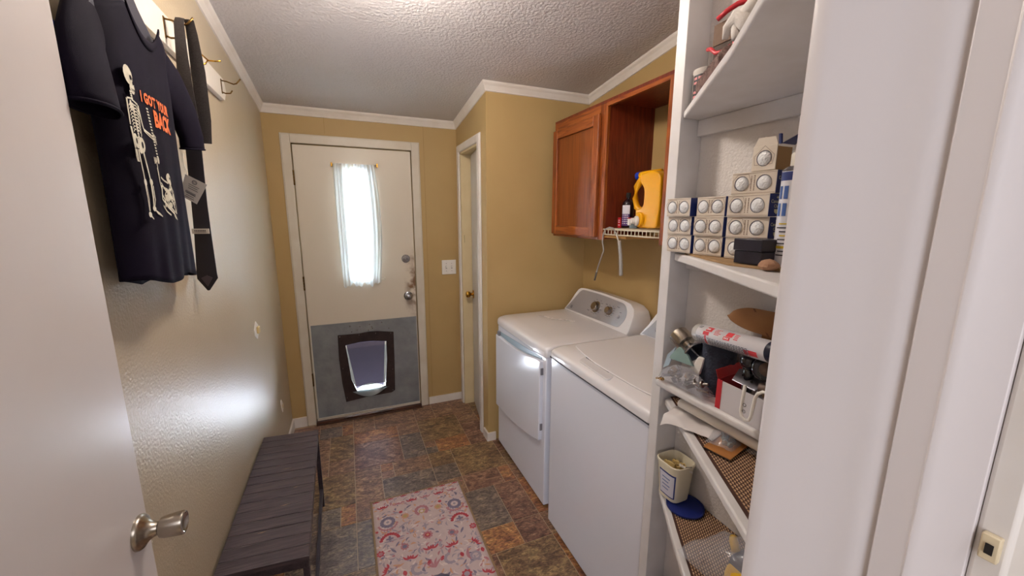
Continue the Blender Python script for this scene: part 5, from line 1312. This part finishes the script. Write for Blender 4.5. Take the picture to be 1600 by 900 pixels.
t = thing('cotton_glove', 'crumpled white cotton glove hanging at the front of the top shelf', 'glove', (.74, .60, 1.90))
m_glove = M('white cotton', 'dcd6d0', .9, bump=(300, .4, .002))
mb = MB().tube([(.752, .585, 1.925), (.746, .602, 1.945), (.742, .620, 1.955), (.738, .636, 1.942), (.738, .640, 1.925)], [.020, .020, .015, .010, .006], 14)
mb.tube([(.745, .60, 1.955), (.742, .585, 1.968), (.738, .565, 1.975), (.735, .54, 1.985)], [.014, .014, .012, .010], 12)
mb.tube([(.742, .62, 1.945), (.736, .615, 1.925), (.735, .610, 1.912)], [.010, .008, .006], 10)
mb.tube([(.754, .585, 1.925), (.757, .580, 1.90), (.76, .575, 1.85)], [.018, .018, .014], 12)
mb.v = [v + Vector((mn.noise(v*60), mn.noise(v*60+Vector((7, 1, 3))), mn.noise(v*60+Vector((2, 8, 5)))))*.006 for v in mb.v]
mb.build('fabric', m_glove, t, smooth=True)
MB().box(.748, .76, .56, .60, 1.848, 1.90).build('red_cuff', m_red, t, bevel=.003)

# ================================================================ things on the narrow shelf
ZB = 1.110
t = thing('knob_hardware', 'spare satin nickel round handle lying tilted on the narrow shelf', 'hardware', (.84, .76, 1.19))
c0 = Vector((.848, .800, 1.238)); c1 = Vector((.840, .722, 1.204)); ax = (c1-c0)
MB().lathe([(.001, .002), (.016, .001), (.025, 0), (.0275, .003), (.0265, .034), (.024, .040), (.014, .042), (.0115, .054)], c0, ax, 32).build('knob', m_nickel, t, smooth=True, angle=40)
MB().lathe([(.009, .050), (.012, .052), (.014, .060), (.022, .064), (.031, .070), (.033, .074), (.032, .077), (.004, .077), (.004, .105), (.001, .105)], c0, ax, 32).build('rosette', m_chrome, t, smooth=True, angle=40)
t = thing('plastic_tray', 'clear plastic clamshell pack of metal parts at the far end of the narrow shelf', 'package', (.80, .72, ZB))
m_clear = M('crinkled clear plastic', 'c8c8d2', .12, alpha=.30, bump=(40, .6, .006), coat=.5)
def crumple(fn, nu, nv, amp, fr, seed=0):
    return lambda u, v: (lambda p: p+Vector((mn.noise(p*fr+Vector((seed, 0, 0))), mn.noise(p*fr+Vector((0, seed, 3))), mn.noise(p*fr+Vector((5, 2, seed)))))*amp)(Vector(fn(u, v)))
def pillow(x0, x1, ya, yb, z0_, z1_, amp=.008, fr=38, seed=1):
    def f(side):
        def g_(u, v):
            e = (math.sin(PI*u)*math.sin(PI*v))**.5 if 0 < u < 1 and 0 < v < 1 else 0
            return (x0+(x1-x0)*u, ya+(yb-ya)*v, z0_+.006+((z1_-z0_-.006)*e if side else -.004*e))
        return g_
    m_ = MB(); m_.grid(crumple(f(1), 0, 0, amp, fr, seed), 22, 22); m_.grid(crumple(f(0), 0, 0, amp*.2, fr, seed), 8, 8); return m_
pillow(.784, .828, .646, .80, ZB+.006, ZB+.066, .006, 40, 2).build('plastic_shell', m_clear, t, smooth=True)
m_met = M('dull metal part', '8e8984', .35, .9); m_bronze = M('bronze metal part', '7c6650', .4, .8)
for k in range(26):
    x, y = .794+.024*rnd.random(), .660+.12*rnd.random(); z = ZB+.010+.034*rnd.random(); r = rnd.uniform(.005, .009)
    if k % 2: MB().lathe([(r*.4, 0), (r, .001), (r, .005), (r*.4, .006), (r*.35, .018), (.0005, .019)], (x, y, z), (rnd.uniform(-1, 1), rnd.uniform(-1, 1), rnd.uniform(.1, 1)), 12).build('metal_part', m_met, t, smooth=True, angle=40)
    else:
        q = MB().box(-.014, .014, -.005, .005, -.001, .001); q.xf(Matrix.Translation((x, y, z)) @ Matrix.Rotation(rnd.uniform(0, 6), 4, 'Z') @ Matrix.Rotation(rnd.uniform(-1, 1), 4, 'X')); q.build('metal_part', m_bronze if k % 4 else m_dgrey, t)
t = thing('chain', 'short brass chain end hanging over the far corner of the narrow shelf', 'chain', (.79, .795, ZB))
for k in range(5):
    q = MB().tube([(.0055*math.cos(a), .0035*math.sin(a), 0) for a in [2*PI*i/10 for i in range(10)]], .0011, 6, closed=True)
    q.xf(Matrix.Translation((.784+.006*math.sin(k), .800-.006*k, ZB+.006+.0015*k)) @ Matrix.Rotation(k*1.57, 4, 'X') @ Matrix.Rotation(.4, 4, 'Z')); q.build('link', m_brass, t, smooth=True)
t = thing('teal_scraper', 'pale teal plastic wedge leaning beside the door knob', 'tool', (.82, .75, 1.19))
MB().poly([(.799, .785, 1.180), (.806, .752, 1.222), (.812, .728, 1.205), (.808, .705, 1.182)], (.012, .004, -.004)).build('blade', M('pale teal plastic', '8ca8a4', .4, alpha=.9), t, bevel=.002)
MB().poly([(.792, .790, 1.15), (.797, .783, 1.19), (.806, .765, 1.215), (.80, .778, 1.16)], (.006, .002, 0)).build('edge', M('pale blue plastic', 'b4c8d4', .4), t)
t = thing('white_block', 'white plastic piece leaning between the knob and the black foam roll', 'block', (.82, .70, 1.17))
MB().poly([(.818, .724, 1.165), (.824, .706, 1.205), (.828, .690, 1.205), (.820, .694, 1.160)], (.012, .004, 0)).build('block', m_white, t, bevel=.002)
t = thing('foam_roll', 'black foam roll standing under the red and white caulk tube', 'foam roll', (.86, .628, ZB))
m_foam = M('black foam', '24283a', .75, var=(60, '3a4254', .4), bump=(200, .8, .003))
MB().lathe([(.001, 0), (.040, 0), (.0425, .006), (.042, .06), (.040, .128), (.038, .133), (.014, .133), (.013, .12), (.001, .12)], (.874, .684, ZB), (0, 0, 1), 32).build('roll', m_foam, t, smooth=True, angle=45)
# caulk tube
t = thing('caulk_tube', 'grey and white tube with red print and a black cap, lying across the narrow shelf', 'tube', (.82, .60, 1.25))
A, B = Vector((.822, .706, 1.272)), Vector((.766, .462, 1.302)); dv = B-A; Ld = dv.length; R_ = .0228; ca = dv.normalized()
MB().lathe([(.001, 0), (.018, .001), (.0225, .006), (.0228, .012), (.0228, Ld-.01)], A, dv, 32).build('tube_body', M('grey white tube', 'cfccd0', .28, .1), t, smooth=True, angle=50)
MB().lathe([(.0231, 0), (.0231, .016), (.001, .016)], A, dv, 32).build('clear_end', M('clear end cap', 'dcdad6', .2, alpha=.5), t, smooth=True, angle=50)
MB().lathe([(.0232, 0), (.0232, .035), (.018, .042), (.001, .042)], A+ca*(Ld-.022), dv, 32).build('black_cap', M('navy black cap', '181a30', .3), t, smooth=True, angle=50)
s_ = ca.cross(Vector((0, 0, 1))).normalized(); u_ = s_.cross(ca).normalized()
if s_.x > 0: s_ = -s_
def tb(a, th, r=.0231):   # a along the axis (m), th angle from the viewer side up
    q = math.radians(th); return A+ca*a+(s_*math.cos(q)+u_*math.sin(q))*r
mR = MB(); mK = MB(); mW = MB()
def patch(m_, a0, a1, t0, t1, r=.0231):
    n_ = max(2, int(abs(t1-t0)/9)); 
    for i in range(n_):
        p, q = t0+(t1-t0)*i/n_, t0+(t1-t0)*(i+1)/n_; m_.add([tb(a0, p, r), tb(a1, p, r), tb(a1, q, r), tb(a0, q, r)], [(0, 1, 2, 3)])
patch(mR, .048, .070, 38, 72); patch(mR, .043, .064, 12, 34); patch(mR, .050, .056, -50, 10)
patch(mR, .118, .138, 34, 66); patch(mR, .113, .134, 12, 32); patch(mR, .188, .212, -40, -8); patch(mR, .176, .186, -38, -12)
for k in range(5): patch(mR, .078+rnd.uniform(0, .004), .102-rnd.uniform(0, .01), 66-k*9, 62-k*9)
for k in range(4): patch(mR, .142+rnd.uniform(0, .002), .158-rnd.uniform(0, .006), 60-k*10, 55-k*10)
for k in range(3): patch(mK, .018, .032-rnd.uniform(0, .003), 72-k*8, 68-k*8)
for r_ in range(9):
    a = .018
    while a < .185:
        l = rnd.uniform(.003, .009)
        if not (.046 < a < .058): patch(mK, a, a+l, -2-r_*7, -6-r_*7)
        a += l+.002
for k in range(3): patch(mW, .050+.004*k, .053+.004*k, 48, 60, .0233); patch(mW, .116+.005*k, .119+.005*k, 18, 27, .0233)
mR.build('red_print', M('red print', 'cc3038', .4), t)['kind'] = 'stuff'; mK.build('small_print', M('grey small print', '40454e', .5), t)['kind'] = 'stuff'; mW.build('white_print', m_txtw, t)['kind'] = 'stuff'
# white carton with red edge
t = thing('white_carton', 'open white carton with a red edge, full of hardware, on the narrow shelf', 'carton', (.84, .53, ZB))
c_ = [Vector((.800, .622, 0)), Vector((.792, .470, 0)), Vector((.905, .470, 0)), Vector((.905, .636, 0))]
zt = 1.182; m_wc = M('white carton', 'd4d0d4', .5); m_rc = M('red carton edge', 'b82830', .5)
for i, (nm, m_, h_) in enumerate((('front_panel', m_wc, zt), ('near_panel', m_wc, zt-.01), ('back_panel', m_wc, zt), ('far_panel', m_rc, zt))):
    a, b_ = c_[i], c_[(i+1) % 4]; d = (b_-a).normalized(); nn = Vector((-d.y, d.x, 0))*.0014
    MB().add([(p.x, p.y, z) for z in (ZB+.0005, h_) for p in (a, b_, b_+nn, a+nn)], [(0,1,2,3),(4,5,6,7),(0,1,5,4),(1,2,6,5),(2,3,7,6),(3,0,4,7)]).build(nm, m_, t)
MB().box(.7985, .8003, .609, .6225, ZB+.0005, zt+.001).build('red_corner', m_rc, t)
MB().prism([(.801, .612), (.801, .470), (.903, .470), (.903, .63)], 'z', ZB+.001, ZB+.003).build('base_panel', m_wc, t)
MB().poly([(.800, .622, zt), (.905, .636, zt), (.905, .648, zt+.018), (.806, .634, zt+.018)], (0, .001, .0004)).build('red_flap', m_rc, t)
# hardware lying in it
hw = thing('door_closer', 'grey metal bracket with a brown roller lying on the white carton', 'bracket', (.84, .54, zt))
m_brk = M('galvanised bracket', '8c8a90', .35, .85, var=(40, '6e6c72', .5)); m_rust = M('brown roller', '6a5850', .5, .3)
MB().poly([(.818, .600, zt+.004), (.845, .605, zt+.024), (.872, .560, zt+.030), (.850, .528, zt+.014), (.815, .540, zt+.002)], (.002, 0, .002)).build('plate', m_brk, hw, bevel=.0008)
MB().poly([(.850, .528, zt+.014), (.872, .560, zt+.030), (.880, .52, zt+.022), (.852, .50, zt+.004)], (.002, .001, .002)).build('plate', m_brk, hw, bevel=.0008)
for (x, y, z) in ((.835, .585, zt+.019), (.845, .560, zt+.023), (.830, .560, zt+.013)): MB().lathe([(.003, 0), (.003, .0006), (.0001, .0006)], (x, y, z), (-.5, 0, .85), 10).build('hole', m_dark, hw)
MB().lathe([(.0001, 0), (.011, 0), (.012, .003), (.012, .046), (.011, .049), (.0001, .049)], (.815, .530, zt+.014), (.25, -1, .12), 20).build('roller', m_rust, hw, smooth=True, angle=40)
for k in range(4):
    MB().lathe([(.0065, 0), (.0065, .004), (.003, .005), (.003, .018), (.0001, .018)], (.808+.010*k, .512-.006*k+.02*(k % 2), zt+.004), (rnd.uniform(-.6, .2), -.8, .4), 10).build('bolt', m_bronze, hw, smooth=True, angle=40)
t = thing('wall_hook', 'white coated double wire hook hanging at the front of the white carton', 'hook', (.765, .505, 1.15))
bx = .772
def bq(y, z): k = bx/.74; return (bx, y*k, CAM_H+(z-CAM_H)*k)
MB().tube([bq(.512, 1.222), bq(.5135, 1.19), bq(.5145, 1.165), bq(.512, 1.154), bq(.504, 1.149), bq(.496, 1.152), bq(.492, 1.162), bq(.490, 1.185), bq(.488, 1.204), bq(.484, 1.216), bq(.474, 1.224), bq(.462, 1.226)], .0036, 8).build('wire', m_white, t, smooth=True)
for q in (1.167, 1.181): MB().tube([Vector(bq(.507, q))+Vector((-.002, .0035*math.cos(a), .0035*math.sin(a))) for a in [i*2*PI/8 for i in range(8)]], .0009, 5, closed=True).build('ring', m_chrome, t, smooth=True)
# black ball and wheel behind, cardboard box flap
t = thing('black_ball', 'round glossy black ball on a stem behind the white carton', 'hardware', (.87, .585, 1.19))
m_blk = M('glossy black', '15141e', .15, coat=.5)
MB().ball((.836, .572, 1.240), .0215, 24, (1, 1, 1)).build('knob', m_blk, t, smooth=True); MB().lathe([(.014, 0), (.010, .02), (.010, .10)], (.838, .574, 1.222), (0, 0, -1), 16).build('stem', m_blk, t, smooth=True)
t = thing('caster_wheel', 'black rubber wheel with grey hub at the near end of the narrow shelf', 'wheel', (.85, .535, 1.2))
MB().lathe([(.010, 0), (.022, 0), (.027, .004), (.028, .010), (.027, .016), (.022, .020), (.010, .020)], (.832, .534, 1.236), (-.7, -.6, .25), 28).build('tyre', m_blk, t, smooth=True, angle=50)
MB().lathe([(.0001, .0), (.015, .001), (.015, .023), (.006, .026), (.0001, .026)], (.832, .534, 1.236), (-.7, -.6, .25), 22).build('hub', M('bronze grey hub', '5c4c44', .35, .6), t, smooth=True, angle=40)
t = thing('cardboard_box', 'brown cardboard box with a curled open flap behind the caulk tube', 'box', (.89, .57, ZB))
m_kraft = M('kraft cardboard', '9a6c40', .7, var=(12, '855a34', .4))
MB().box(.906, .917, .49, .60, ZB+.001, 1.30).build('carton', m_kraft, t)
def flp(u, v):
    y = .672-.170*u; h_ = math.sin(min(1, u*2.6)*PI/2)**.55; zt_ = 1.322+.028*h_+.006*u; zb = 1.322-.022*h_-.012*u
    return (.872+.030*v*.3+.02*u*(1-v), y, zb+(zt_-zb)*v)
MB().grid(flp, 18, 6, (.0022, 0, 0)).build('flap', m_kraft, t, smooth=True, angle=50)
MB().add([flp(.35, 1), flp(.38, 1), flp(.62, 0), flp(.59, 0)], [(0, 1, 2, 3)]).xf(Matrix.Translation((-.0006, 0, 0))).build('crease', M('crease brown', '6a4426', .8), t)
# ================================================================ things on the upper woven shelf
ZW = 1.0232
t = thing('crumpled_sheet', 'thin white paper sheet draped over the edge of the upper woven shelf', 'paper', (.80, .66, ZW))
def shf(u, v):
    # u along far->near, v back->front
    y = .775-.150*u-.02*v; x = .885-(.125-.02*u)*v+.0*u
    z = ZW+.018-.010*v+.004*math.sin(u*9)
    if v > .88 and u < .45: z -= (v-.88)*.30*(.45-u)*2
    return (x, y, z)
MB().grid(crumple(shf, 0, 0, .0045, 30, 4), 26, 18, (0, 0, -.0008)).build('sheet', M('thin white paper', 'd8d2d0', .8), t, smooth=True)
t = thing('white_rod', 'white rounded rod lying on the paper under the narrow shelf edge', 'rod', (.82, .64, 1.058))
MB().tube([(.8215, .752, 1.0585), (.8215, .747, 1.0585), (.8215, .742, 1.0585), (.823, .50, 1.0585), (.823, .495, 1.0585)], [.004, .0105, .0125, .0125, .008], 16).build('rod', M('painted rod', 'e4dcd2', .35), t, smooth=True)
t = thing('parts_bag', 'clear zip bag holding bolts on an orange card, on the upper woven shelf', 'bag', (.80, .595, ZW))
m_card = M('orange brown card', 'b0763c', .6, var=(20, '9c6430', .4))
MB().poly([(.750, .603, ZW+.003), (.762, .541, ZW+.003), (.872, .565, ZW+.010), (.848, .625, ZW+.010)], (0, 0, .0014)).build('card', m_card, t)
MB().poly([(.7475, .604, ZW+.0015), (.7595, .540, ZW+.0015), (.764, .541, ZW+.0015), (.752, .605, ZW+.0015)], (0, 0, .0016)).build('card_edge', M('black card edge', '2a2220', .6), t)
def zbag(u, v):
    a = Vector((.762, .610, 0)).lerp(Vector((.782, .552, 0)), u); b_ = Vector((.868, .655, 0)).lerp(Vector((.895, .585, 0)), u); p = a.lerp(b_, v)
    e = (math.sin(PI*u)*math.sin(PI*v))**.6 if 0 < u < 1 and 0 < v < 1 else 0
    return (p.x, p.y, ZW+.012+.020*e)
MB().grid(crumple(zbag, 0, 0, .004, 50, 6), 22, 22).build('plastic', m_clear, t, smooth=True)
for k, (x, y, an) in enumerate(((.795, .582, .5), (.806, .590, .9), (.815, .578, .4), (.80, .570, 1.4))):
    d = Vector((math.cos(an), math.sin(an), .12))
    MB().lathe([(.0075, 0), (.0075, .005), (.0035, .0055), (.0035, .030), (.0001, .030)], (x, y, ZW+.013), d, 6 if k % 2 else 14).build('bolt', M('zinc bolt', '9ab0b8', .25, 1.0), t, smooth=True, angle=30)
t = thing('blister_card', 'black blister card with white print lying behind the parts bag', 'package', (.89, .60, ZW))
MB().poly([(.880, .632, ZW+.014), (.868, .560, ZW+.010), (.905, .550, ZW+.012), (.916, .640, ZW+.018)], (0, 0, .0016)).build('card', M('black card', '1e1a22', .45), t)
mb = MB()
for (x, y, l) in ((.892, .585, .016), (.902, .580, .020), (.886, .567, .010)): mb.box(x, x+.0055, y-l/2, y+l/2, ZW+.0158, ZW+.0166)
mb.build('card_print', m_txtw, t)['kind'] = 'stuff'
MB().grid(crumple(lambda u, v: (.862+.045*u, .575+.055*v, ZW+.020+.014*math.sin(PI*u)*math.sin(PI*v)), 0, 0, .003, 60, 9), 12, 12).build('blister', m_clear, t, smooth=True)
t = thing('metal_clip', 'dark metal clip in a small clear bag beside the orange card', 'clip', (.85, .53, ZW))
MB().box(.835, .885, .508, .535, ZW, ZW+.012).build('clip', M('dark steel', '3c3a44', .35, .6), t, bevel=.003)
MB().lathe([(.003, 0), (.003, .045), (.0001, .045)], (.828, .545, ZW+.018), (.7, -.7, .1), 10).build('pin', m_met, t, smooth=True)
MB().grid(crumple(lambda u, v: (.820+.075*u, .498+.055*v, ZW+.008+.020*math.sin(PI*u)*math.sin(PI*v)), 0, 0, .004, 50, 12), 14, 14).build('plastic', m_clear, t, smooth=True)

# ================================================================ things on the lower woven shelf
ZL = .7232
t = thing('lid', 'round navy blue plastic lid lying under the cream tub', 'lid', (.866, .745, ZL))
MB().lathe([(.001, 0), (.050, 0), (.053, .002), (.053, .007), (.050, .007), (.048, .004), (.001, .004)], (.866, .738, ZL), (0, 0, 1), 36).build('disc', M('navy blue lid', '14246c', .35), t, smooth=True, angle=40)
t = thing('plastic_tub', 'cream plastic tub with a blue-edged label on the lower woven shelf', 'tub', (.866, .782, ZL+.0072))
m_tub = M('cream tub plastic', 'e2dac2', .4)
def sq(r, z, n_=32, rr=.6):
    out = []
    for i in range(n_):
        a = 2*PI*i/n_; c, s2 = math.cos(a), math.sin(a); k = (abs(c)**4+abs(s2)**4)**-.25
        out.append((.866+r*c*k*.96, .784+r*s2*k, z))
    return out
lv = [sq(.030, .7305), sq(.034, .7310), sq(.0365, .760), sq(.0425, .838), sq(.045, .840), sq(.0455, .848), sq(.0435, .850), sq(.041, .846), sq(.035, .765), sq(.033, .735)]
mb = MB(); n_ = 32; vs = sum(lv, []); fs = [(a*n_+i, a*n_+(i+1) % n_, (a+1)*n_+(i+1) % n_, (a+1)*n_+i) for a in range(len(lv)-1) for i in range(n_)]; fs.append(list(range(n_))[::-1]); fs.append([9*n_+i for i in range(n_)])
mb.add(vs, fs).build('tub_wall', m_tub, t, smooth=True, angle=45)
def tubp(a, z, off=.0006):
    a = math.radians(a); r = .0340+(.0425-.034)*(z-.731)/(.838-.731); c, s2 = math.cos(a), math.sin(a); k = (abs(c)**4+abs(s2)**4)**-.25
    return Vector((.866+(r*k*.96+off)*c, .784+(r*k+off)*s2, z))
def tlab(name, a0, a1, z0_, z1_, mat, off): return MB().grid(lambda u, v: tubp(a0+(a1-a0)*u, z0_+(z1_-z0_)*v, off), 12, 4).build(name, mat, t, smooth=True)
tlab('label_border', 150, 226, .742, .822, M('label navy', '24387c', .4), .0006); tlab('label', 153, 221, .746, .817, M('label white', 'd4d4e0', .4), .0010)
mb = MB()
for k in range(4): mb.grid(lambda u, v: tubp(165+(40-6*(k % 2))*u, .800-.012*k+.003*v, .0014), 6, 1)
mb.build('label_print', M('label blue', '42609c', .4), t)['kind'] = 'stuff'
pt = thing('wooden_blocks', 'tan drilled blocks and white strips filling the cream tub', 'block', (.866, .784, .80))
m_tanb = M('tan block', 'c0a468', .5)
for k, (x, y, z, rx, rz_, sx_, sy_) in enumerate(((.850, .790, .826, .35, .3, .016, .034), (.872, .772, .822, -.4, 1.2, .014, .030), (.884, .796, .816, .3, .2, .014, .026), (.856, .768, .815, .2, 1.9, .012, .026))):
    o = MB().box(-sx_/2, sx_/2, -sy_/2, sy_/2, -.006, .006); M4 = Matrix.Translation((x, y, z+.010)) @ Matrix.Rotation(rz_, 4, 'Z') @ Matrix.Rotation(rx, 4, 'Y'); o.xf(M4); o.build('block', m_tanb, pt, bevel=.0012)
    for dy in (-.3, .3):
        h = MB().lathe([(.002, 0), (.002, .0006), (.0001, .0006)], (0, dy*sy_, .006), (0, 0, 1), 10); h.xf(M4); h.build('hole', m_dark, pt)
q = MB().box(-.006, .006, -.020, .020, -.002, .002); q.xf(Matrix.Translation((.872, .752, .838)) @ Matrix.Rotation(1.0, 4, 'Z') @ Matrix.Rotation(.5, 4, 'X')); q.build('white_strip', m_white, pt, bevel=.001)
MB().tube([(.868, .755, .83), (.862, .742, .851), (.868, .728, .858)], .0012, 6).build('wire', m_met, pt, smooth=True)
# bag with tape measure
t = thing('tape_measure', 'yellow and black tape measure inside the clear plastic bag', 'tape measure', (.79, .49, ZL))
MB().prism(rounded_poly([(.742, ZL+.004), (.826, ZL+.004), (.830, ZL+.050), (.812, ZL+.074), (.760, ZL+.074), (.740, ZL+.050)], .012, 4), 'y', .466, .512).build('case', M('yellow case', 'e0b020', .35), t, bevel=.006, seg=3)
MB().prism(rounded_poly([(.750, ZL+.055), (.834, ZL+.050), (.834, ZL+.080), (.760, ZL+.083)], .008, 3), 'y', .464, .512).build('black_grip', M('dark rubber', '26263a', .6), t, bevel=.004)
MB().tube([(.790, .520, ZL+.07), (.80, .535, ZL+.080), (.82, .55, ZL+.070)], .010, 12).build('yellow_loop', M('yellow case', 'e0b020', .35), t, smooth=True)
t = thing('plastic_bag', 'crumpled clear plastic bag near the doorway end of the lower woven shelf', 'bag', (.80, .53, ZL))
def pbag(u, v):
    a = Vector((.712, .620, 0)).lerp(Vector((.735, .440, 0)), u); b_ = Vector((.885, .622, 0)).lerp(Vector((.90, .440, 0)), u); p = a.lerp(b_, v)
    e = (math.sin(PI*min(1, u*.62+.0))**.9)*(math.sin(PI*v) if 0 < v < 1 else 0)**.6
    return (p.x, p.y, ZL+.012+.098*e)
MB().grid(crumple(pbag, 0, 0, .012, 22, 3), 34, 34).build('plastic', M('crinkled bag film', 'e0e2ec', .10, alpha=.30, bump=(55, .9, .008), coat=.8), t, smooth=True)
# small grey stand foot showing at the frame edge on the bottom shelf
t = thing('grey_clip', 'small grey metal corner piece on the lowest red brown woven shelf', 'bracket', (.86, .80, .3625))
MB().box(.848, .862, .785, .825, .3625, .372).build('plate', m_dgrey, t, bevel=.002)
